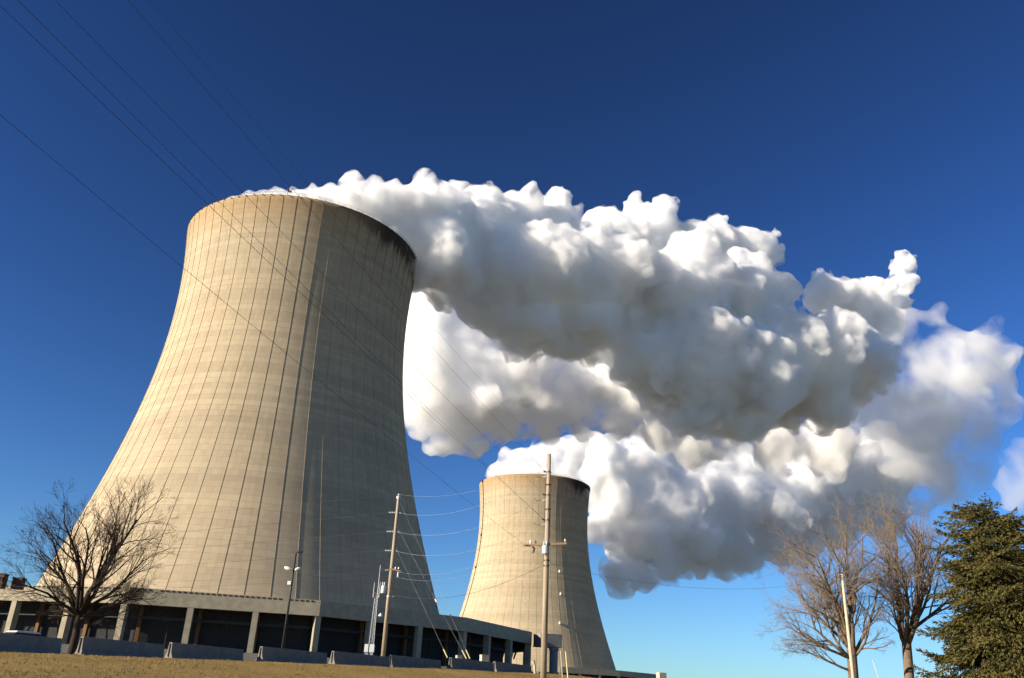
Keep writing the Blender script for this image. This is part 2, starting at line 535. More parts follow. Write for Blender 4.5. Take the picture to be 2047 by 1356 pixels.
def cooling_tower(T, mat, label, second=False):
    t = thing('cooling_tower', (T.x, T.y, ZOFF), label, 'cooling tower')
    zs = [8.0 + (151.0 - 8.0) * i / 90 for i in range(91)]
    n = 240
    v = []; f = []
    for z in zs:
        r = prof(z)
        for j in range(n):
            a = 2 * PI * j / n
            v.append((r * math.sin(a), -r * math.cos(a), z))
    for z in reversed(zs):
        r = prof(z) - (0.35 if z > 20 else 0.5)
        for j in range(n):
            a = 2 * PI * j / n
            v.append((r * math.sin(a), -r * math.cos(a), z))
    rows = len(zs) * 2
    for i in range(rows):
        i2 = (i + 1) % rows
        for j in range(n):
            k = (j + 1) % n
            f.append((i * n + j, i * n + k, i2 * n + k, i2 * n + j))
    me = bpy.data.meshes.new('shell'); me.from_pydata(v, [], f); me.validate()
    bm = bmesh.new(); bm.from_mesh(me); bmesh.ops.recalc_face_normals(bm, faces=bm.faces); bm.to_mesh(me); bm.free()
    link('shell', me, mat, t, True)
    # wind ribs that climb the shell, each its own part on the side one can see
    for q in range(60):
        a = R(26.4 + 6 * q)
        mb = MB()
        p = []
        for i in range(46):
            z = 10 + (150.4 - 10) * i / 45
            p.append(Vector((prof(z) * math.sin(a), -prof(z) * math.cos(a), z)))
        tdir = Vector((math.cos(a), math.sin(a), 0))
        odir = Vector((math.sin(a), -math.cos(a), 0))
        wv, dv = 0.065, 0.09
        b = len(mb.v)
        for c in p:
            for (u, o_) in ((-wv, -0.1), (-wv, dv), (wv, dv), (wv, -0.1)):
                mb.v.append(c + tdir * u + odir * o_)
        for i in range(len(p) - 1):
            for j in range(4):
                k = (j + 1) % 4
                mb.f.append((b + i * 4 + j, b + i * 4 + k, b + (i + 1) * 4 + k, b + (i + 1) * 4 + j))
        mb.f.append((b, b + 1, b + 2, b + 3)); e = b + (len(p) - 1) * 4; mb.f.append((e + 3, e + 2, e + 1, e))
        for i_, x_ in enumerate(mb.v):
            mb.v[i_] = x_ + Vector((T.x, T.y, ZOFF))
        mb.build('rib', mat, t)
    # rim: dark stiffening lip and the guard rail
    off = Vector((T.x, T.y, ZOFF))
    rt = prof(151.0)
    lip = MB()
    n = 180
    for j in range(n):
        a = 2 * PI * (j + 0.5) / n
        if j % 2 == 0:
            lip.box(off + Vector(((rt + 0.22) * math.sin(a), -(rt + 0.22) * math.cos(a), 150.75)), (0.34, 0.30, 0.20), a)
    lip.build('rim_lip', M['dark'], t)
    rail = MB()
    for hz, rr in ((1.15, 0.04), (0.6, 0.03)):
        pts = [off + Vector(((rt - 0.1) * math.sin(2 * PI * j / 120), -(rt - 0.1) * math.cos(2 * PI * j / 120), 151.0 + hz)) for j in range(121)]
        rail.tube(pts, rr, 5, False)
    for j in range(120):
        a = 2 * PI * j / 120
        b0 = off + Vector(((rt - 0.1) * math.sin(a), -(rt - 0.1) * math.cos(a), 150.95))
        rail.tube([b0, b0 + Vector((0, 0, 1.2))], 0.035, 4)
    rail.build('guard_rail', M['dark'], t)
    if not second:
        a = R(4.0)
        bc = MB(); c0 = off + Vector((rt * math.sin(a), -rt * math.cos(a), 151.0))
        bc.tube([c0, c0 + Vector((0, 0, 1.5))], 0.12, 8)
        bc.tube([c0 + Vector((0, 0, 1.5)), c0 + Vector((0, 0, 2.3))], [0.35, 0.3], 10)
        bc.box(c0 + Vector((0.8, 0, 1.3)), (0.7, 0.4, 0.6)); bc.tube([c0 + Vector((0, 0, 1.2)), c0 + Vector((0.8, 0, 1.2))], 0.08, 6)
        bc.build('warning_beacon', M['dark'], t)
    else:
        # caged ladder line on the left, pale lamp boxes on the conduit at the right
        a = R(-68.0)
        ld = MB()
        P_ = []
        for i in range(40):
            z = 22 + (150.5 - 22) * i / 39
            P_.append(off + Vector(((prof(z) + 0.35) * math.sin(a), -(prof(z) + 0.35) * math.cos(a), z)))
        ld.tube(P_, 0.22, 6)
        for i in range(16):
            z = 100 + 3.1 * i
            ld.box(off + Vector(((prof(z) + 0.5) * math.sin(a), -(prof(z) + 0.5) * math.cos(a), z)), (0.9, 0.6, 0.35), a)
        ld.build('access_ladder', M['rust'], t)
        for z in (27, 88, 111, 150):
            bx = MB(); bx.box(off + Vector(((prof(z) + 0.5) * math.sin(a), -(prof(z) + 0.5) * math.cos(a), z)), (1.3, 0.9, 1.2), a)
            bx.build('junction_box', M['dark'], t, bevel=0.05)
        for z, aa in ((84.3, 23.2), (69.2, 22.6), (50.2, 19.6)):
            a = R(aa)
            bx = MB(); cc = off + Vector(((prof(z) + 0.7) * math.sin(a), -(prof(z) + 0.7) * math.cos(a), z))
            bx.box(cc, (1.0, 1.0, 1.3), a); bx.tube([cc + Vector((0, 0, 0.6)), cc + Vector((0, 0, 1.2))], 0.3, 8)
            bx.build('lamp_box', M['white'], t, bevel=0.08)
    return t


cooling_tower(T1, M['tower1'], 'huge near hyperbolic concrete cooling tower, left of the pair, with black stained lee rim')
cooling_tower(T2, M['tower2'], 'smaller looking far hyperbolic cooling tower behind the tall utility pole', True)


# ------------------------------------------------------------------ polygonal colonnade round each tower base
def colonnade(T, ztop, ph, zgrade, label, near):
    t = thing('colonnade_building', (T.x, T.y, zgrade), label, 'building')
    Rc = 91.0
    NS = 14
    beam_h = 3.3

    def pt(r, deg_, z):
        a = R(deg_)
        return Vector((T.x + r * math.sin(a), T.y - r * math.cos(a), z))
    st = 360.0 / NS
    # roof annulus, slightly below the beam top
    mb = MB()
    outer = [pt(Rc - 0.8, ph + st * k, 0) for k in range(NS)]
    ri = (prof(20) - 1.5)
    N2 = NS * 3
    vo = []
    for k in range(NS):
        a = outer[k]; b = outer[(k + 1) % NS]
        for j in range(3):
            vo.append(a + (b - a) * (j / 3))
    vi = [pt(ri, ph + st * k / 3, 0) for k in range(N2)]
    for zz in (ztop - 1.0, ztop - 1.5):
        for k in range(N2):
            mb.v.append(Vector((vo[k].x, vo[k].y, zz)))
        for k in range(N2):
            mb.v.append(Vector((vi[k].x, vi[k].y, zz)))
    for k in range(N2):
        q = (k + 1) % N2
        mb.f.append((k, q, N2 + q, N2 + k))
        mb.f.append((2 * N2 + k, 3 * N2 + k, 3 * N2 + q, 2 * N2 + q))
        mb.f.append((k, 2 * N2 + k, 2 * N2 + q, q))
    mb.build('roof', M['conc_dark'], t)
    for k in range(NS):
        a0, a1 = ph + st * k, ph + st * (k + 1)
        mid = (a0 + a1) / 2
        m180 = (mid + 180) % 360 - 180
        if not (-75 < m180 < 115):
            visible = False
        else:
            visible = True
        A = pt(Rc, a0, 0); B = pt(Rc, a1, 0)
        u = (B - A).normalized(); nrm = Vector((u.y, -u.x, 0)); L = (B - A).length
        if nrm.dot(pt(1, mid, 0) - Vector((T.x, T.y, 0))) < 0:
            nrm = -nrm
        ang = math.atan2(u.y, u.x)
        mb = MB()
        c = (A + B) / 2 - nrm * 0.6
        # mitred beam
        IA = pt(Rc - 1.25, a0, 0); IB = pt(Rc - 1.25, a1, 0)
        b = 0
        for zz in (ztop - beam_h, ztop):
            for p_ in (A, B, IB, IA):
                mb.v.append(Vector((p_.x, p_.y, zz)))
        mb.f += [(0, 3, 2, 1), (4, 5, 6, 7), (0, 1, 5, 4), (1, 2, 6, 5), (2, 3, 7, 6), (3, 0, 4, 7)]
        mb.build('roof_beam', M['conc'], t)
        if not visible:
            continue
        # coping with scupper slots
        if near and -20 < m180 < 26:
            cp = MB()
            ns = int(L / 1.2)
            for i in range(ns):
                if (i * 7) % 23 == 5:
                    continue
                p_ = A + u * (0.9 + i * (L - 1.8) / ns + 0.3) + nrm * 0.02
                cp.box((p_.x, p_.y, ztop - 0.30), (0.62, 0.10, 0.30), ang)
            cp.build('scupper_slots', M['slot'], t)
        # columns: one at each corner, two between
        for i in range(3):
            f_ = i / 3
            p_ = A + (B - A) * f_ - nrm * 0.85
            aa = ang
            if i == 0:
                p_ = pt(Rc - 1.0, a0, 0); aa = R(a0)
            cb = MB()
            cb.box((p_.x, p_.y, (zgrade - 1 + ztop - beam_h) / 2), (1.25, 1.6, ztop - beam_h - zgrade + 1), aa)
            col_o = cb.build('column', M['conc'], t)
        # louvre wall set back between posts
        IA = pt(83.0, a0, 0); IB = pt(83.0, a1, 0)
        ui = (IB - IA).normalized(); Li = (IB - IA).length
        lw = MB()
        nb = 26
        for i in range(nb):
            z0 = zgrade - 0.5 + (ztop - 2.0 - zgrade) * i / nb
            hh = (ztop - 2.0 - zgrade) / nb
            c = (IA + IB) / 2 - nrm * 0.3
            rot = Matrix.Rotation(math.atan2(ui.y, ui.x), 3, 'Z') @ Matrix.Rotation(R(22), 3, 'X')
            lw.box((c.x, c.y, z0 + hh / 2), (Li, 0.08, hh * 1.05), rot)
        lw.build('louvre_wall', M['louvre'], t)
        for i in range(6):
            p_ = IA + ui * (Li * (i + 0.15) / 6) + nrm * 0.7
            pb = MB(); hh = ztop - 2.0 - zgrade
            if i % 2 == 0:
                pb.box((p_.x, p_.y, zgrade + hh / 2 - 0.4), (0.8, 0.8, hh), math.atan2(ui.y, ui.x))
                pb.build('inner_post', M['timber'], t)
            else:
                q_ = p_ + nrm * 3.0
                pb.tube([(p_.x, p_.y, zgrade - 0.3), (q_.x, q_.y, ztop - 2.0)], 0.16, 6)
                pb.build('brace', M['dark'], t)
        ib = MB(); IA2 = pt(86.5, a0, 0); IB2 = pt(86.5, a1, 0); c_ = (IA2 + IB2) / 2
        ib.box((c_.x, c_.y, ztop - 5.6), ((IB2 - IA2).length * 0.97, 0.4, 0.55), ang)
        ib.build('inner_beam', M['louvre'], t)  # takes the louvre's shade-dark colour to sink into the bay
        # roof joists running in
        for i in range(1, 6):
            jb = MB()
            p0 = A + (B - A) * (i / 6) - nrm * 1.3
            p1 = p0 - nrm * 6.5
            jb.box(((p0.x + p1.x) / 2, (p0.y + p1.y) / 2, ztop - 2.0), (0.45, 6.5, 0.9), ang)
            jb.build('joist', M['conc_dark'], t)
    return t


Z1 = EYE + 19.0
Z2 = EYE + 20.95
colonnade(T1, Z1, -0.2, PL1, 'long angular concrete colonnade around the foot of the near tower', True)
colonnade(T2, Z2, 10.0, PL2, 'low concrete colonnade around the foot of the far tower', False)


def riser(px, py, dist, w_px, h_px, label, foot, mat):
    """box shaped inlet chamber on a round riser pipe"""
    c = at(px, py, dist)
    wd = px_m(px, py, dist, w_px); hd = px_m(px, py, dist, h_px)
    t = thing('inlet_chamber', (c.x, c.y, foot), label, 'pipe')
    mb = MB(); mb.box((c.x, c.y, c.z - hd / 2), (wd, wd * 0.8, hd), R(20)); mb.box((c.x, c.y, c.z - hd - 0.1), (wd * 1.04, wd * 0.84, 0.3), R(20))
    mb.build('chamber', mat, t, bevel=0.05)
    px0 = c + Vector((wd * 0.27, -wd * 0.1, 0))
    mb = MB(); mb.tube([(px0.x, px0.y, foot - 1), (px0.x, px0.y, c.z - hd - 0.25)], wd * 0.18, 24)
    mb.build('riser_pipe', mat, t, True)
    mb = MB(); mb.tube([(px0.x, px0.y, c.z - hd - 1.1), (px0.x, px0.y, c.z - hd - 0.3)], wd * 0.215, 24)
    mb.build('pipe_collar', mat, t)
    return t


riser(1095, 1268, 258, 46, 23, 'square dark concrete box on a round pipe at the right end of the near colonnade', PL1 - 3, M['conc_dark'])
riser(1322, 1345, 556, 16, 10, 'small sunlit tan box at the right end of the far colonnade', PL2 - 2, M['tan'])

# two rusty units on the colonnade roof at far left
for i, (px, wpx, hpx) in enumerate(((2, 15, 13), (37, 18, 7))):
    c = at(px, 1166 if i else 1164, 198)
    wd = px_m(px, 1166, 198, wpx); hd = px_m(px, 1166, 198, hpx)
    mb = MB(); mb.box((c.x, c.y, c.z + hd / 2 - 0.5), (wd, 1.6, hd + 1.4)); mb.box((c.x, c.y, c.z + hd + 0.2), (wd * 1.12, 1.8, 0.25))
    for k in range(3):
        mb.box((c.x - wd * 0.3 + k * wd * 0.3, c.y - 0.85, c.z + hd * 0.4), (wd * 0.2, 0.12, hd * 0.6))
    o = mb.build('roof_unit', M['rust'], None, origin=(c.x, c.y, c.z))
    tag(o, ['larger rusty brown unit at the left end of the near colonnade roof', 'lower rusty brown unit on the roof edge nearer the bare tree'][i], 'roof unit', 'roof units at the far left')


# ------------------------------------------------------------------ steam
def steam_mat(name, dens, aniso=0.0, col=(1, 1, 1)):
    mt = bpy.data.materials.new(name)
    mt.use_nodes = True
    n = mt.node_tree
    n.nodes.remove(n.nodes['Principled BSDF'])
    pv = n.nodes.new('ShaderNodeVolumePrincipled')
    pv.inputs['Color'].default_value = (*col, 1)
    pv.inputs['Density'].default_value = dens
    pv.inputs['Anisotropy'].default_value = aniso
    n.links.new(pv.outputs[0], n.nodes['Material Output'].inputs['Volume'])
    mt.cycles.homogeneous_volume = True
    return mt


ICO = None


def ico(sub):
    bm = bmesh.new(); bmesh.ops.create_icosphere(bm, subdivisions=sub, radius=1.0)
    v = np.array([tuple(x.co) for x in bm.verts]); f = np.array([[x.index for x in fc.verts] for fc in bm.faces]); bm.free()
    return v, f


ICO2 = ico(2)


def steam(name, blobs, mat, label, voxel, seed, kids=11, grand=6, disp=1.0, fs=1.0, core=None):
    """blobs: (photo x, photo y, metres away, radius in photo px). Solid union of fractal puffs, roughened."""
    rg = np.random.default_rng(seed)
    S = []
    for (px, py, dist, rp) in blobs:
        if dist < 0:                 # negative: offset across the sun's line, set so puffs shade one another
            d_ = ray(px, py); hl = math.hypot(d_.x, d_.y)
            dist = -dist / (0.9063 * d_.y / hl - 0.4226 * d_.x / hl)
        c = np.array(at(px, py, dist)); r = px_m(px, py, dist, rp)
        S.append((c, r * 0.90))
        for k in range(kids):
            d = rg.normal(size=3); d /= np.linalg.norm(d)
            rr = r * rg.uniform(0.26, 0.48)
            cc = c + d * (r * 0.98 - rr * 0.55)
            S.append((cc, rr))
            for g in range(grand):
                e = rg.normal(size=3); e /= np.linalg.norm(e)
                if e.dot(d) < -0.1:
                    e = -e
                r3 = rr * rg.uniform(0.28, 0.5)
                S.append((cc + e * (rr * 0.98 - r3 * 0.4), r3))
    if core is not None:
        core_S = []
        for (px, py, dist, rp) in blobs:
            if dist < 0:
                d_ = ray(px, py); hl = math.hypot(d_.x, d_.y)
                dist = -dist / (0.9063 * d_.y / hl - 0.4226 * d_.x / hl)
            r = px_m(px, py, dist, rp)
            core_S.append((np.array(at(px, py, dist)), r, rp))
    V = []; Fc = []; b = 0
    for c, r in S:
        V.append(ICO2[0] * r + c); Fc.append(ICO2[1] + b); b += len(ICO2[0])
    V = np.concatenate(V); Fc = np.concatenate(Fc)
    org = V.mean(axis=0)
    me = bpy.data.meshes.new(name)
    me.from_pydata((V - org).tolist(), [], Fc.tolist())
    o = bpy.data.objects.new(name, me); C.objects.link(o)
    md = o.modifiers.new('r', 'REMESH'); md.mode = 'VOXEL'; md.voxel_size = voxel
    for i, (ty, sz, st) in enumerate((('CLOUDS', 30, 8.0), ('VORONOI', 11, 2.2), ('VORONOI', 6.0, 1.8), ('VORONOI', 2.9, 1.1), ('CLOUDS', 3.0, 1.6))):
        tx = bpy.data.textures.new(name + ty + str(i), ty)
        tx.noise_scale = sz * fs
        if ty == 'CLOUDS':
            tx.noise_depth = 3
        else:
            tx.noise_intensity = 1.0
        dm = o.modifiers.new('d%d' % i, 'DISPLACE')
        dm.texture = tx; dm.texture_coords = 'LOCAL'
        dm.strength = (-st if ty == 'VORONOI' else st) * disp
        dm.mid_level = 0.3 if ty == 'VORONOI' else 0.5
    md = o.modifiers.new('r2', 'REMESH'); md.mode = 'VOXEL'; md.voxel_size = voxel * 0.95
    dg = bpy.context.evaluated_depsgraph_get()
    me2 = bpy.data.meshes.new_from_object(o.evaluated_get(dg))
    bpy.data.objects.remove(o); bpy.data.meshes.remove(me)
    # drop loose crumbs and inner cavities
    nv_ = len(me2.vertices); ev = np.empty(len(me2.edges) * 2, np.int64); me2.edges.foreach_get('vertices', ev); ev = ev.reshape(-1, 2)
    lab = np.arange(nv_)
    while True:
        m_ = np.minimum(lab[ev[:, 0]], lab[ev[:, 1]])
        l2 = lab.copy(); np.minimum.at(l2, ev[:, 0], m_); np.minimum.at(l2, ev[:, 1], m_)
        l2 = l2[l2]
        if (l2 == lab).all():
            break
        lab = l2
    u_, cnt = np.unique(lab, return_counts=True)
    small = set(u_[cnt < max(600, 0.03 * cnt.max())].tolist())
    bm = bmesh.new(); bm.from_mesh(me2); bm.verts.ensure_lookup_table()
    bmesh.ops.delete(bm, geom=[bm.verts[i] for i in np.nonzero(np.isin(lab, list(small)))[0]], context='VERTS')
    bm.to_mesh(me2); bm.free()
    for p in me2.polygons:
        p.use_smooth = True
    me2.materials.clear()
    o = link(name, me2, mat)
    o.location = org
    tag(o, label, 'steam')
    if core is not None:
        for nm, fac, rmin, mt_, dstr in (('soft_body', 0.86, 0, core[0], 5.0), ('bounce_core', 0.73, core[2], core[1], 7.0)):  # inner core is an added opaque reflector, hidden inside the steam
            CS = [(c, r * fac) for c, r, rp_ in core_S if rp_ >= rmin and r * fac > 2.2 * voxel]
            if not CS or mt_ is None:
                continue
            V = np.concatenate([ICO2[0] * r + c for c, r in CS]) - org
            Fc = np.concatenate([ICO2[1] + i * len(ICO2[0]) for i in range(len(CS))])
            me = bpy.data.meshes.new(nm); me.from_pydata(V.tolist(), [], Fc.tolist())
            q = bpy.data.objects.new(nm, me); C.objects.link(q)
            md = q.modifiers.new('r', 'REMESH'); md.mode = 'VOXEL'; md.voxel_size = voxel * 1.7
            for ty_, sz_, st_ in (('CLOUDS', 16, dstr), ('VORONOI', 8, -2.0)):
                tx = bpy.data.textures.new('core', ty_); tx.noise_scale = sz_ * fs
                if ty_ == 'CLOUDS':
                    tx.noise_depth = 3
                dm = q.modifiers.new('d', 'DISPLACE'); dm.texture = tx; dm.texture_coords = 'LOCAL'; dm.strength = st_ * disp; dm.mid_level = 0.6 if st_ > 0 else 0.2
            md = q.modifiers.new('r2', 'REMESH'); md.mode = 'VOXEL'; md.voxel_size = voxel * 1.7
            dg = bpy.context.evaluated_depsgraph_get()
            me3 = bpy.data.meshes.new_from_object(q.evaluated_get(dg))
            bpy.data.objects.remove(q); bpy.data.meshes.remove(me); me3.materials.clear()
            link(nm, me3, mt_, o, True)
    return o


M['steam'] = steam_mat('steam', 0.50)
M['steam_far'] = steam_mat('far steam', 0.10)
M['wisp'] = steam_mat('wisp', 0.012)
M['steam_thin'] = steam_mat('thin steam', 0.035)


def patchy(mt, dmax, scale, lo, hi, step, vor=0.35, det=5, rough=0.58):
    """uneven density: fractal noise mixed with rounded billows"""
    n = mt.node_tree; mt.cycles.homogeneous_volume = False
    mt.cycles.volume_step_rate = step
    tc = n.nodes.new('ShaderNodeTexCoord'); nz = n.nodes.new('ShaderNodeTexNoise')
    nz.inputs['Scale'].default_value = scale; nz.inputs['Detail'].default_value = det; nz.inputs['Roughness'].default_value = rough
    nz.inputs['Distortion'].default_value = 0.5
    vo = n.nodes.new('ShaderNodeTexVoronoi'); vo.inputs['Scale'].default_value = scale * 1.6
    vo.inputs['Detail'].default_value = 0.0
    m1 = n.nodes.new('ShaderNodeMath'); m1.operation = 'MULTIPLY_ADD'; m1.inputs[1].default_value = -vor; m1.inputs[2].default_value = vor * 0.5
    m2 = n.nodes.new('ShaderNodeMath'); m2.operation = 'ADD'
    mr = n.nodes.new('ShaderNodeMapRange'); mr.inputs[1].default_value = lo; mr.inputs[2].default_value = hi; mr.inputs[4].default_value = dmax
    pv = [x for x in n.nodes if x.type == 'PRINCIPLED_VOLUME'][0]
    n.links.new(tc.outputs['Object'], nz.inputs['Vector']); n.links.new(tc.outputs['Object'], vo.inputs['Vector'])
    n.links.new(vo.outputs['Distance'], m1.inputs[0]); n.links.new(m1.outputs[0], m2.inputs[0]); n.links.new(nz.outputs['Fac'], m2.inputs[1])
    n.links.new(m2.outputs[0], mr.inputs[0]); n.links.new(mr.outputs[0], pv.inputs['Density'])


patchy(M['steam_thin'], 0.095, 0.035, 0.40, 0.64, 0.3, 0.15)
patchy(M['steam'], 0.42, 0.10, 0.385, 0.58, 0.12, 0.30, 6, 0.66)
patchy(M['steam_far'], 0.20, 0.052, 0.39, 0.60, 0.18, 0.30, 6, 0.64)
M['fringe'] = steam_mat('rim steam', 0.22)
M['veil'] = steam_mat('thin veil', 0.03)
M['puff'] = steam_mat('far puff', 0.02)
patchy(M['puff'], 0.035, 0.02, 0.36, 0.66, 0.3, 0.12, 5)
patchy(M['veil'], 0.16, 0.09, 0.36, 0.64, 0.3, 0.1, 4)
M['core'] = simple('white bounce core', (0.96, 0.97, 0.98), 1.0, 0.0)  # white surface added inside the steam to bounce light back, faintly cool
M['core'].node_tree.nodes['Principled BSDF'].inputs['Specular IOR Level'].default_value = 0.0
M['body'] = steam_mat('steam body', 0.08)
M['body_far'] = steam_mat('far steam body', 0.04)
STEAM = True
if STEAM:
    # (x, y, distance, radius px)
    plume1 = [
        (440, 418, 276, 20), (470, 408, 268, 21), (505, 402, 262, 22), (545, 398, 260, 24), (590, 396, 260, 26), (640, 396, 262, 28), (690, 404, 266, 34), (600, 500, 292, 118), (520, 490, 288, 75), (700, 480, 290, 110), (455, 440, 290, 20), (500, 428, 284, 26), (545, 420, 282, 30), (600, 416, 280, 34), (650, 412, 278, 42),
        (760, 460, 285, 95), (730, 410, 280, 55), (790, 500, 284, 70), (800, 430, 284, 75),
        (860, 430, 284, 85), (880, 500, 288, 110), (960, 440, 292, 85), (1030, 440, 298, 78), (1000, 540, 298, 130), (900, 560, 290, 55),
        (1100, 450, 305, 72), (1110, 560, 305, 140), (1060, 640, 300, 95), (1190, 560, 312, 120), (1170, 640, 308, 95), (1230, 640, 312, 65), (960, 610, 296, 60), (1030, 690, 302, 38), (1140, 690, 302, 55),
        (1215, 470, 345, 75), (1300, 470, 350, 80), (1270, 430, 350, 35), (1330, 430, 352, 38), (1380, 500, 355, 75), (1430, 490, 358, 58), (1490, 510, 362, 70), (1530, 490, 365, 38), (1350, 600, 358, 130), (1480, 610, 365, 105), (1300, 720, 355, 90), (1400, 740, 365, 130),
        (1500, 740, 380, 140), (1600, 730, 392, 125), (1560, 650, 388, 60), (1690, 720, 400, 95), (1640, 790, 398, 75), (1500, 820, 385, 70), (1390, 820, 372, 60),
        (1650, 590, 410, 55), (1700, 610, 412, 58), (1750, 590, 415, 50), (1770, 640, 420, 50), (1800, 570, 418, 34), (1812, 530, 420, 30), (1800, 610, 420, 28),
        (900, 450, 290, 90), (1150, 430, 308, 32),
    ]
    plume1 = [(x, y, (-322 if (y < 520 and x > 1180) or (x > 1600 and y < 655) else -286) if x > 900 else d_, r) for (x, y, d_, r) in plume1]  # downwind puffs placed in depth so steam nearer the sun shades them
    steam('steam_plume', plume1, M['steam'], 'thick white and grey steam plume blowing right from the near cooling tower', 1.1, 3, core=(M['body'], M['core'], 70))
    fringe = [(448, 418, 285, 15), (470, 408, 285, 20), (500, 402, 285, 22), (530, 397, 285, 23), (562, 394, 285, 24), (595, 394, 285, 24), (628, 392, 285, 27), (660, 390, 285, 30), (485, 425, 285, 25), (600, 420, 285, 30), (540, 420, 285, 30)]
    fr = steam('steam_wisp', fringe, M['fringe'], '', 0.8, 21, kids=7, grand=3, disp=0.35, fs=0.5)
    veil = [(725, 425, 262, 16), (755, 442, 263, 20), (785, 466, 265, 24), (808, 496, 268, 26), (826, 530, 272, 26), (838, 560, 280, 22), (700, 408, 262, 14)]
    ve = steam('steam_veil', veil, M['veil'], '', 1.0, 22, kids=6, grand=2, disp=0.6, fs=0.7)
    main = [o for o in C.objects if o.name == 'steam_plume'][0]
    for q in (fr, ve):
        q.parent = main; q.location = q.location - main.location
        del q['label']; del q['category']
    plume2 = [
        (1066, 990, 625, 85), (1120, 985, 618, 60), (1000, 955, 622, 36), (982, 958, 620, 20), (1040, 925, 624, 45), (1090, 912, 625, 45), (1130, 915, 628, 55), (1180, 900, 630, 52), (1200, 940, 632, 80),
        (1240, 905, 640, 50), (1260, 945, 640, 80), (1300, 915, 650, 58), (1340, 930, 655, 50), (1310, 990, 650, 90), (1240, 1010, 640, 75), (1215, 1060, 634, 45),
        (1290, 1080, 645, 75), (1330, 1040, 650, 85), (1390, 990, 660, 90), (1400, 1080, 665, 80), (1460, 1000, 680, 95), (1460, 1090, 680, 70), (1350, 1130, 655, 42),
        (1240, 1150, 760, 42), (1290, 1160, 765, 38), (1335, 1150, 765, 32), (1430, 1130, 680, 38), (1500, 1120, 690, 40), (1540, 1010, 700, 90), (1540, 1070, 700, 60),
        (1600, 1080, 715, 55), (1680, 1060, 730, 50), (1760, 1040, 750, 50), (1560, 1110, 705, 40), (1600, 960, 715, 90), (1620, 1030, 720, 58), (1680, 940, 730, 80), (1700, 1000, 740, 58), (1760, 920, 745, 75), (1770, 990, 750, 50), (1410, 920, 672, 40), (1500, 930, 690, 45),
    ]
    plume2 = [(x, y, -(588 if x > 1150 and y < 1135 else 566) if x > 1150 else d_, r) for (x, y, d_, r) in plume2]
    steam('steam_plume', plume2, M['steam_far'], 'lower steam plume streaming right from the far cooling tower', 2.0, 5, disp=1.5, fs=1.7, core=(M['body_far'], M['core'], 74))
    back = [
        (860, 640, 430, 90), (830, 720, 430, 80), (930, 700, 435, 100), (860, 800, 430, 78), (950, 800, 435, 85), (1030, 760, 440, 90), (880, 880, 440, 36), (855, 900, 440, 18),
        (960, 875, 440, 35), (1010, 850, 445, 36), (1120, 750, 450, 78), (1200, 750, 455, 85), (1290, 780, 460, 75), (1380, 820, 470, 65), (1450, 860, 480, 60), (1550, 880, 490, 58), (1640, 860, 495, 50),
        (1170, 850, 454, 36), (1090, 850, 450, 40), (1260, 760, 458, 90), (1230, 850, 456, 50), (1310, 865, 462, 50), (1390, 900, 470, 50), (1130, 800, 452, 60), (1050, 860, 446, 22), (900, 560, 430, 60), (1050, 800, 450, 60), (1150, 800, 455, 55), (1250, 815, 460, 60), (1350, 850, 470, 60), (1450, 880, 480, 60), (1550, 900, 490, 65), (1650, 900, 495, 65), (930, 845, 440, 60), (885, 850, 440, 50), (970, 865, 440, 35), (1200, 700, 450, 90), (1300, 740, 460, 80), (1010, 690, 440, 80),
    ]
    steam('steam_cloud', back, M['steam_far'], 'cream lit cloud of steam hanging behind the right side of the near tower', 1.7, 9, disp=1.3, fs=1.4, core=(M['body_far'], M['core'], 84))
    right = [
        (1850, 760, 500, 95), (1900, 820, 510, 105), (1820, 850, 500, 95), (1930, 730, 510, 60), (1890, 680, 505, 50), (1860, 650, 500, 36), (1965, 680, 515, 38), (1800, 920, 520, 75), (1890, 910, 520, 75), (1960, 870, 520, 55), (1985, 790, 520, 40), (1880, 620, 505, 25), (1990, 640, 515, 20),
        (1760, 840, 500, 80), (1720, 760, 500, 60), (1800, 700, 500, 62), (1835, 640, 500, 42), (1720, 860, 505, 70), (1980, 720, 515, 55), (2012, 700, 515, 32), (2005, 820, 520, 45), (1950, 930, 525, 60), (1900, 740, 505, 85), (1740, 880, 505, 60), (1780, 960, 530, 60), (1880, 970, 535, 60), (1840, 1000, 540, 45), (1700, 930, 520, 60), (2000, 760, 520, 35), (1960, 760, 520, 60), (1820, 740, 500, 70), (1780, 800, 500, 70),
    ]
    steam('steam_cloud', right, M['steam_thin'], 'ragged bluish grey end of the steam at the far right of the sky', 1.8, 12, disp=1.6, fs=1.5)
    steam('steam_cloud', [(2055, 930, 900, 52), (2035, 975, 900, 34), (2080, 960, 900, 50), (2030, 1000, 900, 26), (2050, 895, 900, 30)], M['puff'], 'small pale cloud cut off by the right edge above the evergreen', 3.0, 14, disp=2.4, fs=2.4)


# ------------------------------------------------------------------ jersey barriers along the crest
def on_line(px, py):
    """point on the barrier line in the direction of that photo column"""
    d = ray(px, py)
    # B0 + t*BD parallel to d (2-D)
    den = d.x * BD.y - d.y * BD.x
    t = (d.y * B0.x - d.x * B0.y) / den
    return Vector((B0.x + BD.x * t, B0.y + BD.y * t, 0))


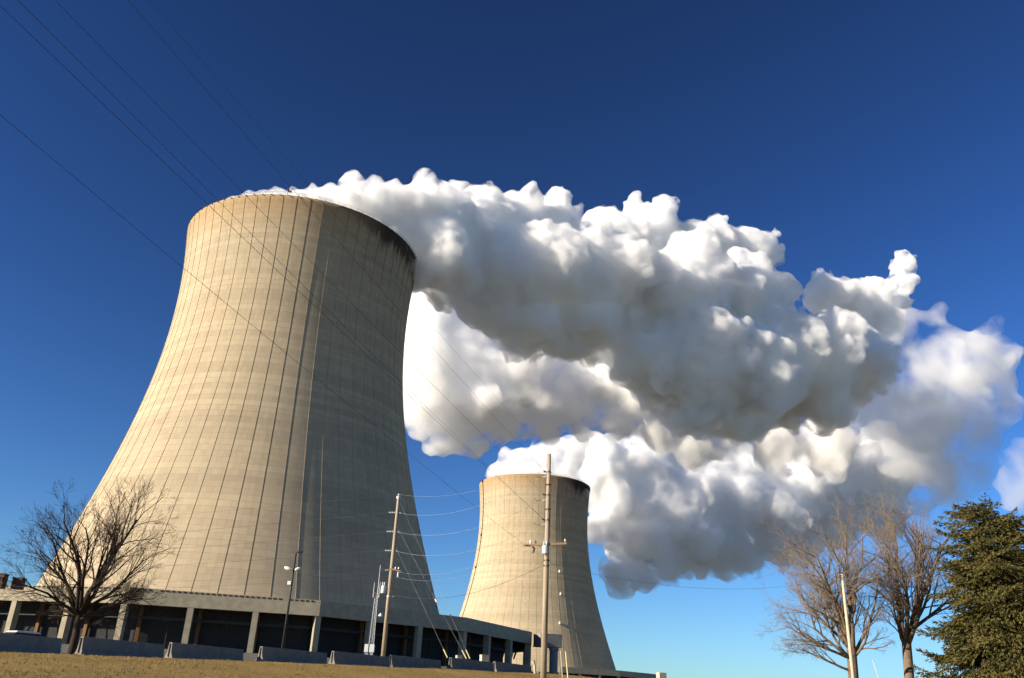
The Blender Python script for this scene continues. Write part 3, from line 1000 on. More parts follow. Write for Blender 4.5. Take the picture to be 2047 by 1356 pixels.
BAR = [(-60, 115, 1306), (148, 318, 1311), (345, 493, 1318), (512, 643, 1325), (660, 770, 1331), (786, 884, 1336), (891, 978, 1340), (990, 1064, 1344)]
BLAB = ['concrete barrier at the left edge in front of the white parked car',
        'concrete barrier standing in front of the bare tree trunk',
        'concrete barrier third from the left, wide gap at each end',
        'concrete barrier in front of the lamp post with the white floodlights',
        'concrete barrier in front of the pole that carries the transformer and the lattice mast',
        'concrete barrier just right of the pole with guy wires',
        'concrete barrier between the first and second guy wire anchors',
        'last concrete barrier, beside the foot of the tallest utility pole']
prof_b = [(-0.30, 0), (0.30, 0), (0.30, 0.07), (0.16, 0.32), (0.10, 0.81), (-0.10, 0.81), (-0.16, 0.32), (-0.30, 0.07)]
for i, (x0, x1, yb) in enumerate(BAR):
    a = on_line(x0, yb); b = on_line(x1, yb)
    off = BN * (0.35 * math.sin(i * 2.3))
    a = a + off; b = b + off
    jig = BN * (0.10 * math.sin(i * 5.1))
    b = b + jig
    mid = (a + b) / 2
    za = min(ground(a.x, a.y), ground(b.x, b.y)) - 0.03
    t = thing('concrete_barrier', (mid.x, mid.y, za), BLAB[i], 'barrier', 'concrete barriers along the grass crest')
    mb = MB(); mb.prism(prof_b, (a.x, a.y, za), (b.x, b.y, za))
    mb.build('body', M['barrier'], t, bevel=0.02)
    dd = (b - a).normalized()
    for e_, sg in ((a, -1), (b, 1)):
        sb = MB(); c = e_ + dd * sg * 0.02
        sb.box((c.x, c.y, za + 0.45), (0.06, 0.05, 0.62), math.atan2(dd.y, dd.x))
        sb.build('joint_slot', M['slot'], t)
    # two drainage cut-outs at the foot
    for q in (0.28, 0.72):
        sb = MB(); c = a + (b - a) * q + BN * 0.285
        sb.box((c.x, c.y, za + 0.06), (0.45, 0.05, 0.09), math.atan2(dd.y, dd.x))
        sb.build('drain_slot', M['slot'], t)


# ------------------------------------------------------------------ poles
def gz(p):
    return ground(p.x, p.y)


def vpole(px, py, dist):
    """top point of a vertical pole and its foot"""
    top = at(px, py, dist)
    return top, Vector((top.x, top.y, ground(top.x, top.y) - 0.3))


def pin(t, c, r, h, mat, name='insulator'):
    mb = MB(); c = Vector(c)
    mb.tube([c, c + Vector((0, 0, h * 0.3)), c + Vector((0, 0, h * 0.35)), c + Vector((0, 0, h * 0.6)), c + Vector((0, 0, h * 0.65)), c + Vector((0, 0, h))],
            [r * 0.25, r * 0.25, r, r * 0.9, r * 0.55, r * 0.4], 10)
    return mb.build(name, mat, t)


def string_ins(t, a, b, r, mat, n=4, name='insulator_string'):
    a, b = Vector(a), Vector(b)
    pts = []; rad = []
    for i in range(n):
        for f_, rr in ((0.05, 0.3), (0.25, 1.0), (0.6, 0.9), (0.75, 0.3)):
            pts.append(a + (b - a) * ((i + f_) / n)); rad.append(r * rr)
    mb = MB(); mb.tube(pts, rad, 8)
    return mb.build(name, mat, t)


def transformer(t, c, r, h, mat):
    mb = MB()
    mb.tube([c + Vector((0, 0, -h / 2)), c + Vector((0, 0, -h / 2 + 0.04)), c + Vector((0, 0, h / 2 - 0.1)), c + Vector((0, 0, h / 2))], [r * 0.92, r, r, r * 0.8], 20)
    o = mb.build('transformer', mat, t, False)
    for s_ in (-0.4, 0.4):
        mb = MB(); q = c + Vector((r * s_, -r * 0.2, h / 2))
        mb.tube([q, q + Vector((0, 0, 0.08)), q + Vector((0, 0, 0.1)), q + Vector((0, 0, 0.3))], [0.03, 0.07, 0.05, 0.03], 8)
        off = mb.build('bushing', M['glassins'], t)
    return o


cam_right = Vector((CX.x, CX.y, 0)).normalized()

# pole one (left, with dead-end strings, guys and a transformer)
D1 = 74.0
top1, foot1 = vpole(797, 992, D1)
p1 = thing('utility_pole', foot1, 'weathered wooden utility pole braced by guy wires, small transformer on its left', 'utility pole', 'utility poles')
mb = MB(); mb.tube([foot1, foot1.lerp(top1, 0.5), top1], [0.19, 0.165, 0.12], 16)
mb.build('shaft', M['pole'], p1, True)


def on_pole(top, foot, z):
    return Vector((top.x, top.y, z))


def pole_pt(px, py, dist):
    return at(px, py, dist)


ends1L = []; ends1R = []
for (x_, y_) in ((792, 1025), (788, 1063), (783, 1101)):
    c = at(x_, y_, D1); c = Vector((top1.x, top1.y, c.z))
    a_ = c - cam_right * 0.17; e_ = c - cam_right * 0.75 + Vector((0, 0, -0.02))
    string_ins(p1, a_, e_, 0.075, M['glassins'], 4)
    ends1L.append(e_)
    a_ = c + cam_right * 0.17; e_ = c + cam_right * 0.42 + Vector((0, 0, -0.05))
    string_ins(p1, a_, e_, 0.075, M['glassins'], 2)
    ends1R.append(e_)
pin(p1, top1, 0.09, 0.22, M['glassins'])
capb = MB(); capb.tube([top1 + Vector((0, 0, -0.25)), top1 + Vector((0, 0, -0.05))], 0.17, 12); capb.build('pole_band', M['metal'], p1)
c = Vector((top1.x, top1.y, at(778, 1140, D1).z))
arm = MB(); v0 = c - cam_right * 0.25 + Vector((0, 0.1, 0.25)); v1 = c + cam_right * 0.85 + Vector((0, -0.1, -0.1))
arm.tube([c - cam_right * 0.1 + Vector((0, -0.2, 0.1)), v1 + Vector((0, -0.15, 0))], 0.06, 6)
arm.build('crossarm', M['arm'], p1)
for k, s_ in enumerate((0.35, 0.62)):
    pin(p1, c + cam_right * s_ + Vector((0, -0.2, 0.06)), 0.06, 0.2, M['glassins'])
cut = c + cam_right * 0.62 + Vector((0, -0.2, -0.55))
mb = MB(); mb.tube([cut, cut + Vector((0, 0, 0.38))], [0.075, 0.07], 10); mb.build('fuse_cutout', M['glassins'], p1)
string_ins(p1, c - cam_right * 0.2 + Vector((0, -0.15, 0.0)), c - cam_right * 0.55 + Vector((0, -0.15, -0.05)), 0.05, M['glassins'], 2)
tz = at(772, 1179, D1).z
transformer(p1, Vector((top1.x, top1.y, tz)) - cam_right * 0.52 + Vector((0, -0.1, 0)), 0.19, 0.62, M['white'])
mb = MB(); q = Vector((top1.x, top1.y, tz + 0.15)); mb.box(q - cam_right * 0.25, (0.25, 0.08, 0.08)); mb.build('bracket', M['metal'], p1)
for z_ in (at(770, 1192, D1).z,):
    q = Vector((top1.x, top1.y, z_))
    string_ins(p1, q + cam_right * 0.2, q + cam_right * 0.45, 0.05, M['glassins'], 2)
    mb = MB(); mb.tube([q + Vector((0, 0, -0.05)), q + Vector((0, 0, 0.05))], 0.19, 12); mb.build('pole_band', M['metal'], p1)

# pole two (tallest in the picture)
D2 = 55.0
top2, foot2 = vpole(1098, 909, D2)
p2 = thing('utility_pole', foot2, 'tallest wooden utility pole with one long crossarm, standing in front of the far tower', 'utility pole', 'utility poles')
mb = MB(); mb.tube([foot2, foot2.lerp(top2, 0.45), top2], [0.205, 0.175, 0.125], 18)
mb.build('shaft', M['pole'], p2, True)
cap = MB(); cap.tube([top2 + Vector((0, 0, 0.0)), top2 + Vector((0, 0, 0.02)), top2 + Vector((0, 0, 0.03))], [0.13, 0.13, 0.02], 12); cap.build('pole_cap', M['dark'], p2)
W3 = []; hooks = []
for (y_, yh) in ((945, 953), (991, 1000), (1041, 1048)):
    z_ = at(1092, y_, D2).z; q = Vector((top2.x, top2.y, z_))
    mb = MB(); mb.tube([q - cam_right * 0.30 + Vector((0, -0.05, 0.06)), q + cam_right * 0.18 + Vector((0, -0.05, -0.02))], 0.03, 6); mb.build('bracket', M['dark'], p2)
    string_ins(p2, q - cam_right * 0.34 + Vector((0, -0.1, 0.0)), q - cam_right * 0.24 + Vector((0, -0.1, 0.12)), 0.09, M['porcelain'], 1)
    string_ins(p2, q - cam_right * 0.02 + Vector((0, -0.2, -0.03)), q + cam_right * 0.06 + Vector((0, -0.25, 0.10)), 0.09, M['porcelain'], 1)
    W3.append(q - cam_right * 0.32 + Vector((0, -0.1, 0.1)))
    zh = at(1080, yh, D2).z; h = Vector((top2.x, top2.y, zh))
    string_ins(p2, h - cam_right * 0.15, h - cam_right * 0.42 + Vector((0, 0, -0.04)), 0.06, M['glassins'], 3)
    hk = h - cam_right * 0.45 + Vector((0, 0, -0.04)); hooks.append(hk)
    mb = MB(); mb.tube([hk, hk - cam_right * 0.2 + Vector((0, 0, -0.03)), hk - cam_right * 0.38 + Vector((0, 0, 0.03)), hk - cam_right * 0.42 + Vector((0, 0, 0.14))], 0.016, 5); mb.build('jumper', M['wire'], p2)
for y_ in (970, 1019, 1121, 1132):
    z_ = at(1096, y_, D2).z; q = Vector((top2.x, top2.y, z_))
    mb = MB(); mb.tube([q + Vector((-0.20, -0.12, 0)), q + Vector((0.20, -0.10, 0))], 0.035, 6); mb.tube([q + Vector((0.02, -0.2, 0.06)), q + Vector((0.02, -0.2, -0.1))], 0.04, 6); mb.build('step_bolt', M['dark'], p2)
aL = at(1046, 1092, D2); aR = at(1132, 1088, D2)
cz = (aL.z + aR.z) / 2
cl = Vector((aL.x, aL.y - 0.25, aL.z)); cr = Vector((aR.x, aR.y - 0.25, aR.z))
mb = MB(); ad = (cr - cl); rotm = Matrix((ad.normalized(), Vector((0, 1, 0)), ad.normalized().cross(Vector((0, 1, 0))))).transposed()
mb.box((cl + cr) / 2, (ad.length, 0.10, 0.13), rotm)
mb.build('crossarm', M['arm'], p2, bevel=0.01)
mid2 = (cl + cr) / 2
for s_ in (-1, 1):
    mb = MB(); a_ = Vector((top2.x, top2.y - 0.2, cz - 0.45)); b_ = Vector((top2.x, top2.y - 0.2, cz)) + ad.normalized() * s_ * 0.6
    mb.tube([a_, b_], 0.022, 5); mb.build('arm_brace', M['metal'], p2)
for px_, mt_, h_ in ((1060, 'white', 0.26), (1070, 'porcelain', 0.24), (1129, 'glassins', 0.24)):
    f_ = (px_ - 1046) / 86.0
    pin(p2, cl.lerp(cr, f_) + Vector((0, 0, 0.06)), 0.085, h_, M[mt_])
for px_ in (1064,):
    f_ = (px_ - 1046) / 86.0
    q = cl.lerp(cr, f_) + Vector((0, -0.1, -0.1))
    mb = MB(); mb.tube([q + Vector((0.0, 0, 0)), q + Vector((0.12, 0, -0.12)), q + Vector((0.06, 0, -0.42))], [0.05, 0.08, 0.05], 8); mb.build('fuse_cutout', M['porcelain'], p2)
    string_ins(p2, q + Vector((-0.45, 0.0, 0.05)), q + Vector((-0.1, 0, 0.0)), 0.06, M['porcelain'], 3)
transformer(p2, Vector((top2.x - 0.12, top2.y - 0.36, at(1088, 1101, D2).z)), 0.20, 0.52, M['grey'])
mb = MB(); q = Vector((top2.x, top2.y - 0.2, at(1088, 1095, D2).z)); mb.box(q, (0.12, 0.2, 0.4)); mb.build('bracket', M['metal'], p2)

# pole three, among the trees on the right
D3 = 80.0
top3, foot3 = vpole(1683, 1148, D3)
p3 = thing('utility_pole', foot3, 'pale bare wooden pole in front of the leafless trees on the right', 'utility pole', 'utility poles')
mb = MB(); mb.tube([foot3, top3], [0.17, 0.11], 14); mb.build('shaft', M['tan'], p3, True)
mb = MB()
for k in range(3):
    mb.box(top3 + Vector((-0.10, -0.06, -0.12 - 0.16 * k)), (0.14, 0.10, 0.05))
mb.tube([top3 + Vector((-0.16, -0.06, -0.05)), top3 + Vector((-0.16, -0.06, -0.55))], 0.02, 5)
mb.build('bracket', M['dark'], p3)


# ------------------------------------------------------------------ wires
def wire(a, b, sag, r, label, mat='wire', cat='power line', n=28, group=None, name='power_line'):
    a, b = Vector(a), Vector(b)
    pts = []
    for i in range(n + 1):
        f_ = i / n
        p = a.lerp(b, f_); p.z -= sag * 4 * f_ * (1 - f_)
        pts.append(p)
    mb = MB(); mb.tube(pts, r, 5)
    o = mb.build(name, M[mat], None, origin=a)
    tag(o, label, cat, group)
    return o


over = [
    (top2 + Vector((-0.1, 0, 0.02)), (312, 0), 'thin top wire crossing the sky to the very tip of the tallest pole'),
    (W3[0], (270, 0), 'overhead wire ending at the upper bracket of the tallest pole'),
    (W3[1], (128, 0), 'overhead wire ending at the middle bracket of the tallest pole'),
    (W3[2], (57, 0), 'overhead wire ending at the lowest bracket of the tallest pole'),
    (cr + Vector((-0.1, 0, 0.3)), (14, 0), 'overhead wire reaching the right end of the crossarm on the tallest pole'),
    (cl + Vector((0.05, 0, 0.05)), (0, 208), 'lowest overhead wire, running to the left end of the crossarm on the tallest pole'),
]
for i, (a_, (qx, qy), lab) in enumerate(over):
    far = at_z(qx, qy, a_.z + 0.3)
    ext = far + (far - Vector(a_)) * 0.35
    wire(a_, ext, 0.25, 0.0055 if i else 0.004, lab, group='overhead wires from the upper left')
labs = ['upper', 'middle', 'lower']
for i in range(3):
    wire(ends1R[i], hooks[i], 1.0, 0.011, labs[i] + ' sagging wire strung between the guyed pole and the tallest pole', 'wire_bright', group='wires between the two poles')
    e_ = at((-420, -420, -420)[i], (1105, 1128, 1152)[i], 120)
    wire(ends1L[i], e_, 0.6, 0.010, labs[i] + ' wire leading left from the guyed pole across the near tower', 'wire', group='wires leading left')
wire(top1 + Vector((0, 0, 0.15)), Vector((top2.x, top2.y, at(1096, 930, D2).z)), 0.9, 0.007, 'faint topmost wire between the tops of the two poles', 'wire_bright', group='wires between the two poles')
wire(top1 + Vector((0, 0, 0.15)), at(-420, 1075, 120), 0.5, 0.007, 'faint topmost wire leading left from the guyed pole', 'wire', group='wires leading left')
zc_ = at(1090, 1130, D2).z
wire(Vector((top1.x, top1.y, tz - 0.4)) + cam_right * 0.45, Vector((top2.x - 0.2, top2.y, zc_)), 1.0, 0.012, 'service cable rising from beside the transformer to the tallest pole', 'wire', group='service cables')
wire(Vector((top2.x + 0.2, top2.y, zc_ + 0.1)), top3 + Vector((0, 0, -0.2)), 1.3, 0.009, 'twisted service cable sagging from the tallest pole to the pale pole on the right', 'wire_bright', group='service cables')
for dz_ in (0.0, -0.45):
    q = Vector((top1.x, top1.y, at(780, 1142, D1).z + dz_))
    wire(q + cam_right * 0.4, Vector((top2.x, top2.y, at(1088, 1062 if dz_ == 0 else 1078, D2).z)), 1.2, 0.007, ['lower thin wire pair, upper strand, right of the guyed pole', 'lower thin wire pair, bottom strand, right of the guyed pole'][0 if dz_ == 0 else 1], 'wire_bright', group='wires between the two poles')
    wire(q - cam_right * 0.4, at(-420, 1175 if dz_ == 0 else 1190, 120), 0.5, 0.007, ['lower thin wire pair, upper strand, left of the guyed pole', 'lower thin wire pair, bottom strand, left of the guyed pole'][0 if dz_ == 0 else 1], 'wire', group='wires leading left')

# guys with their guards
guys = [((797, 998), (940, 1318), 'guy wire from the top of the guyed pole'), ((794, 1049), (933, 1318), 'guy wire from the middle of the guyed pole'), ((791, 1088), (895, 1316), 'shortest guy wire of the guyed pole, anchored nearest to it')]
for i, ((x0, y0), (x1, y1), lab) in enumerate(guys):
    a_ = Vector((top1.x, top1.y, at(x0, y0, D1).z)); b_ = at(x1, y1, 72.0); b_.z = ground(b_.x, b_.y)
    # keep the anchor on the ground under the photo position
    for _ in range(6):
        d = ray(x1, y1); L = math.hypot(b_.x, b_.y)
        b_ = at(x1, y1, L); 
    t = thing('guy_wire', b_, lab, 'guy wire', 'guy wires of the guyed pole')
    mb = MB(); mb.tube([a_, b_], 0.008, 5); mb.build('cable', M['wire_bright'], t)
    u = (a_ - b_).normalized()
    mb = MB(); mb.tube([b_ + u * 0.05, b_ + u * 0.8], 0.045, 8); mb.build('guard', M['yellow'], t)
    mb = MB(); cc = b_ + u * (3.6 if i != 1 else 5.2); mb.tube([cc, cc + u * 0.28], 0.06, 8); mb.build('strain_insulator', M['porcelain'] if i != 1 else M['white'], t)


# ------------------------------------------------------------------ lamp post with floodlights
DL = 85.0
topl, footl = vpole(592, 1106, DL)
lp = thing('lamp_post', footl, 'slender dark lamp post carrying two white floodlights and a small pale box', 'lamp post')
mb = MB(); mb.tube([footl, footl.lerp(topl, 0.6), topl], [0.13, 0.10, 0.07], 10); mb.build('post', M['dark'], lp, True)
mb = MB(); mb.tube([topl, topl + cam_right * 0.35 + Vector((0, -0.1, 0.12))], 0.05, 6); mb.box(topl + cam_right * 0.42 + Vector((0, -0.1, 0.14)), (0.45, 0.3, 0.16)); mb.build('lamp_head', M['dark'], lp, bevel=0.03)
zz = at(588, 1138, DL).z
for s_, w_, hh in ((-0.50, 0.80, 0.36), (0.42, 0.55, 0.30)):
    c = Vector((topl.x, topl.y - 0.2, zz)) + cam_right * s_
    mb = MB()
    b = len(mb.v)
    rings = 8; seg = 14
    for i in range(rings + 1):
        th = PI * i / rings
        for j in range(seg):
            ph_ = 2 * PI * j / seg
            mb.v.append(c + Vector((w_ / 2 * math.cos(th) * 1.0, 0.22 * math.sin(th) * math.sin(ph_), hh / 2 * math.sin(th) * math.cos(ph_) + 0.10 * math.cos(th) * (1 if s_ > 0 else -1))))
    for i in range(rings):
        for j in range(seg):
            k = (j + 1) % seg
            mb.f.append((b + i * seg + j, b + i * seg + k, b + (i + 1) * seg + k, b + (i + 1) * seg + j))
    mb.build('floodlight', M['white'], lp, True)
    mb = MB(); mb.tube([Vector((topl.x, topl.y, zz - 0.1)), c], 0.03, 5); mb.build('bracket', M['dark'], lp)
c = at(579, 1166, DL); mb = MB(); mb.box((c.x, c.y - 0.1, c.z), (0.34, 0.22, 0.34)); mb.build('control_box', M['white'], lp, bevel=0.03)

# ------------------------------------------------------------------ lattice antenna mast
DM = 108.0
bm_ = at(739, 1308, DM); bz = ground(bm_.x, bm_.y)
mt = thing('lattice_mast', (bm_.x, bm_.y, bz), 'slim steel lattice mast with whip antennas and cabinets at its foot', 'antenna mast')
tp = at(750, 1190, DM)
H_ = tp.z - bz
axis = Vector((0, 0, 1))
cen = Vector((bm_.x + 0.1, bm_.y, bz))
legs = [Vector((math.cos(R(90 + 120 * k)) * 0.42, math.sin(R(90 + 120 * k)) * 0.42, 0)) for k in range(3)]
for k in range(3):
    mb = MB(); mb.tube([cen + legs[k], cen + legs[k] * 0.45 + Vector((0, 0, H_))], 0.035, 6); mb.build('leg', M['metal'], mt)
mb = MB(); nst = 18
for i in range(nst):
    z0 = H_ * i / nst; z1 = H_ * (i + 1) / nst
    s0 = 1 - 0.55 * i / nst; s1 = 1 - 0.55 * (i + 1) / nst
    for k in range(3):
        a_ = cen + legs[k] * s0 + Vector((0, 0, z0)); b_ = cen + legs[(k + 1) % 3] * s1 + Vector((0, 0, z1)); c_ = cen + legs[(k + 1) % 3] * s0 + Vector((0, 0, z0))
        mb.tube([a_, b_], 0.018, 4); mb.tube([a_, c_], 0.018, 4)
mb.build('lattice', M['metal'], mt)
for k, (dx, h0, h1) in enumerate(((-0.38, -0.3, 1.5), (0.32, -0.3, 1.6), (0.12, 0.0, 3.6))):
    mb = MB(); q = cen + Vector((dx, -0.2, H_)); mb.tube([q + Vector((0, 0, h0)), q + Vector((0, 0, h1))], [0.05, 0.03], 6); mb.build('whip_antenna', M['grey'], mt)
mb = MB(); q = cen + Vector((0, -0.2, H_ + 0.2)); mb.tube([q + Vector((-0.4, 0, 0)), q + Vector((0.35, 0, 0))], 0.04, 5); mb.build('antenna_bracket', M['metal'], mt)
mb = MB(); q = cen + Vector((0.55, -0.3, H_ - 2.4)); mb.tube([q, q + Vector((0.35, -0.1, 0.12))], [0.10, 0.24], 12); mb.build('dish', M['white'], mt)
for dx, w_ in ((-0.45, 0.45), (0.2, 0.55)):
    mb = MB(); q = cen + Vector((dx, -0.6, 0)); q.z = at(742, 1297, DM).z; mb.box(q, (w_, 0.5, 0.9)); mb.build('cabinet', M['grey'], mt, bevel=0.03)
    mb = MB(); mb.box((q.x, q.y, (q.z - 0.6 + bz) / 2), (w_ * 0.6, 0.35, q.z - 0.6 - bz + 0.2)); mb.build('stand', M['metal'], mt)

# ------------------------------------------------------------------ small things behind the barriers
def small_box(name, px, py, dist, size, mat, label, cat, bev=0.03, lid=True):
    c = at(px, py, dist); g = ground(c.x, c.y)
    t = thing(name, (c.x, c.y, g), label, cat)
    mb = MB(); mb.box((c.x, c.y, (c.z + g) / 2 + size[2] / 2 - 0.05), (size[0], size[1], max(0.3, c.z - g + size[2])), 0.4); mb.build('body', mat, t, bevel=bev)
    if lid:
        mb = MB(); mb.box((c.x, c.y, c.z + size[2] - 0.03), (size[0] * 1.06, size[1] * 1.06, 0.05), 0.4); mb.build('lid', mat, t, bevel=0.01)
    return t


small_box('meter_box', 643, 1317, 62, (0.28, 0.2, 0.22), M['white'], 'small white meter box in the gap between two barriers', 'meter box')
small_box('concrete_block', 917, 1316, 84, (0.5, 0.5, 0.25), M['tan'], 'sunlit tan block showing behind the barrier left of the guy anchors', 'concrete block')
small_box('concrete_block', 968, 1316, 86, (0.75, 0.6, 0.30), M['tan'], 'wider sunlit tan block showing right of the guy anchors', 'concrete block')
for (x0, y0, x1, y1, dd, lab) in ((1121, 1303, 1125, 1362, 57, 'thin dark stained marker post right of the tallest pole'), (1131, 1304, 1136, 1362, 58, 'pale yellow marker post farther right of the tallest pole'), (1745, 1322, 1758, 1362, 70, 'thin pale marker post between the two leafless trees')):
    a_ = at(x0, y0, dd); b_ = at(x1, y1, dd)
    u = (b_ - a_).normalized(); g = ground(b_.x, b_.y)
    b2 = a_ + u * ((a_.z - g + 0.2) / max(0.2, -u.z))
    t = thing('marker_post', b2, lab, 'post')
    mb = MB(); mb.tube([a_, b2], 0.032 if x0 == 1121 else (0.045 if x0 == 1131 else 0.022), 8); mb.build('post', M['yellow'] if x0 > 1121 else M['tan'], t)
    mb = MB(); mb.tube([a_ + Vector((0, 0, -0.02)), a_ + Vector((0, 0, 0.03))], 0.05, 8); mb.build('cap', M['yellow'], t)
# bent wooden post by the last barrier
a_ = at(1067, 1322, 74); b_ = at(1070, 1346, 74); g = ground(b_.x, b_.y)
mb = MB(); mb.tube([Vector((a_.x - 0.05, a_.y, a_.z + 0.02)), Vector((a_.x + 0.08, a_.y, a_.z - 0.3)), Vector((b_.x, b_.y, g - 0.2))], [0.14, 0.10, 0.12], 8)
tag(mb.build('stub_post', M['tan'], None, origin=b_), 'short weathered stub post at the foot of the tallest pole', 'post')

# white car behind the leftmost barrier
cc = at(58, 1268, 66.0); g = ground(cc.x, cc.y)
roofz = cc.z + 0.13
car = thing('parked_car', (cc.x, cc.y, g), 'white car at the left edge, only its roofline showing over the barrier', 'car')
hgt = roofz - g
dirc = BD; side = Vector((-dirc.y, dirc.x, 0))
aC = math.atan2(dirc.y, dirc.x)
sc_ = hgt / 1.5


def lp_(x, y, z):
    return Vector((cc.x, cc.y, g)) + dirc * (x * sc_) + side * (y * sc_) + Vector((0, 0, z * sc_))


def loft(outline_lo, z_lo, outline_hi, z_hi, name, mat):
    mb = MB()
    n = len(outline_lo)
    for o_, z in ((outline_lo, z_lo), (outline_hi, z_hi)):
        for x, y in o_:
            mb.v.append(lp_(x, y, z))
    for j in range(n):
        k = (j + 1) % n
        mb.f.append((j, k, n + k, n + j))
    mb.f.append(tuple(reversed(range(n)))); mb.f.append(tuple(range(n, 2 * n)))
    return mb.build(name, mat, car, bevel=0.05)


loft([(-2.2, -0.85), (2.2, -0.85), (2.2, 0.85), (-2.2, 0.85)], 0.3, [(-2.15, -0.82), (2.1, -0.8), (2.1, 0.8), (-2.15, 0.82)], 0.92, 'body', M['white'])
loft([(-1.8, -0.75), (1.2, -0.75), (1.2, 0.75), (-1.8, 0.75)], 0.94, [(-1.3, -0.62), (0.5, -0.62), (0.5, 0.62), (-1.3, 0.62)], 1.40, 'windows', M['glass'])
loft([(-1.36, -0.65), (0.56, -0.65), (0.56, 0.65), (-1.36, 0.65)], 1.38, [(-1.2, -0.55), (0.4, -0.55), (0.4, 0.55), (-1.2, 0.55)], 1.5, 'roof', M['white'])
for x in (-1.4, 1.35):
    for y in (-0.82, 0.82):
        mb = MB(); c = lp_(x, y, 0.33); mb.tube([c - side * 0.1, c + side * 0.1], 0.33 * sc_, 18); mb.build('wheel', M['rubber'], car)


# ------------------------------------------------------------------ leafless trees
class Tree:
    def __init__(s, seed):
        s.r = random.Random(seed)
        s.limb = MB(); s.twig = MB()

    def branch(s, p, d, L, r, lev, maxlev, up, spread, kids, wig=0.15):
        rr = s.r
        n = max(3, int(5 - lev * 0.5))
        pts = [Vector(p)]; rad = [r]
        d = d.normalized()
        for i in range(n):
            d = (d + Vector((rr.gauss(0, wig), rr.gauss(0, wig), rr.gauss(0, wig) + up))).normalized()
            pts.append(pts[-1] + d * (L / n)); rad.append(r * (1 - 0.72 * (i + 1) / n) if lev < maxlev else r * (1 - 0.6 * (i + 1) / n))
        if lev <= 1:
            s.limb.tube(pts, rad, 7 if lev == 0 else 6, True)
        elif lev == 2:
            s.twig.tube(pts, rad, 4, False)
        else:
            s.twig.tube(pts, rad, 3, False)
        if lev >= maxlev:
            return
        k = kids[lev]
        for i in range(k):
            f_ = 0.22 + 0.78 * (i + rr.uniform(0.2, 0.8)) / k
            x = f_ * n; a = min(n - 1, int(x)); q = pts[a].lerp(pts[a + 1], x - a)
            dd = (pts[a + 1] - pts[a]).normalized()
            o = dd.orthogonal().normalized(); o = Matrix.Rotation(rr.uniform(0, 2 * PI), 3, dd) @ o
            sp = spread * rr.uniform(0.7, 1.25)
            nd = dd * math.cos(sp) + o * math.sin(sp)
            nl = L * rr.uniform(0.42, 0.68) * (1.15 - 0.5 * f_)
            s.branch(q, nd, nl, max(0.006, r * (1 - 0.72 * f_) * 0.6), lev + 1, maxlev, up, spread, kids, wig)


def bare_tree(px, py_base, dist, trunk_r, fork_px, limbs, seed, label, bark, twig, kids, up=0.03, spread=0.55, thick=0.4, maxlev=4, lean=(0, 0), group='leafless trees'):
    base = at(px, py_base, dist); base.z = ground(base.x, base.y) - 0.2
    fork = at(fork_px[0], fork_px[1], dist)
    t = thing('bare_tree', base, label, 'tree', group)
    tr = Tree(seed)
    tm = MB()
    pts = [base, base + Vector((0, 0, 0.5)), base.lerp(fork, 0.5) + Vector((0.05, 0, 0)), fork]
    tm.tube(pts + [fork + (fork - base).normalized() * trunk_r * 1.6], [trunk_r * 1.45, trunk_r * 1.05, trunk_r * 0.92, trunk_r * 0.86, trunk_r * 0.25], 14)
    tm.build('trunk', bark, t, True)
    rr = random.Random(seed + 1)
    for (tx, ty, dd, sy, w_) in limbs:
        # tx, ty: where the limb ends in the photo; dd: metres nearer or farther; sy: photo y where it leaves the trunk
        tip = at(tx, ty, dist + dd)
        st = fork.lerp(base, min(0.9, max(0.0, sy + rr.uniform(-0.02, 0.10))))
        st = st + Vector((rr.uniform(-0.3, 0.3), rr.uniform(-0.3, 0.3), 0)) * trunk_r
        v = tip - st
        L = v.length * 0.80
        d0 = (v.normalized() + Vector((0, 0, -up * 2.0))).normalized()
        tr.branch(st, d0, L, trunk_r * w_ * 1.2, 0, maxlev, up, spread, kids)
    tr.limb.build('limbs', bark, t, True)
    tr.twig.build('crown', twig, t)
    print('tree', len(tr.twig.f))
    return t


bare_tree(146, 1292, 60, 0.24, (160, 1222),
          [(62, 1040, 1, 0, 0.45), (150, 985, -1, 0, 0.55), (255, 965, 0.5, 0, 0.62), (305, 1015, -1, 0, 0.5), (318, 1090, 1, 0.0, 0.45), (315, 1160, -1, 0.1, 0.4),
           (50, 1115, -1.5, 0.0, 0.4), (70, 1180, 1.5, 0.1, 0.33), (205, 1000, 2.5, 0, 0.45), (110, 1060, 2.5, 0, 0.4), (200, 1010, -3, 0, 0.45), (290, 1190, 2, 0.1, 0.3), (95, 1170, -2.5, 0.1, 0.3), (240, 1100, -3, 0.1, 0.35), (90, 1222, -0.5, 0.1, 0.22), (285, 1215, -0.5, 0.1, 0.25)],
          21, 'dark leafless tree with a wide fan of branches in front of the near colonnade', M['bark_dark'], M['twig_dark'], [7, 6, 5, 4], up=0.035, spread=0.5)
bare_tree(1705, 1400, 90, 0.52, (1702, 1300),
          [(1655, 1035, 0, 0, 0.40), (1700, 1010, 1.5, 0, 0.42), (1735, 1030, -1, 0, 0.40), (1600, 1075, -1, 0, 0.34), (1560, 1130, 1, 0.0, 0.30), (1545, 1200, -1, 0.05, 0.28), (1540, 1230, 1.5, 0.1, 0.26),
           (1765, 1110, 1.5, 0, 0.28), (1640, 1090, 3.5, 0, 0.3), (1680, 1080, -3.5, 0, 0.3), (1620, 1180, -3, 0.1, 0.26), (1785, 1220, -1.5, 0.1, 0.24), (1565, 1280, 0.5, 0.2, 0.22), (1740, 1150, 3, 0, 0.26)],
          33, 'leafless tree nearest the pale pole, its crown reaching far to the left', M['bark'], M['twig'], [8, 7, 6, 3], up=0.012, spread=0.62, group='leafless trees on the right')
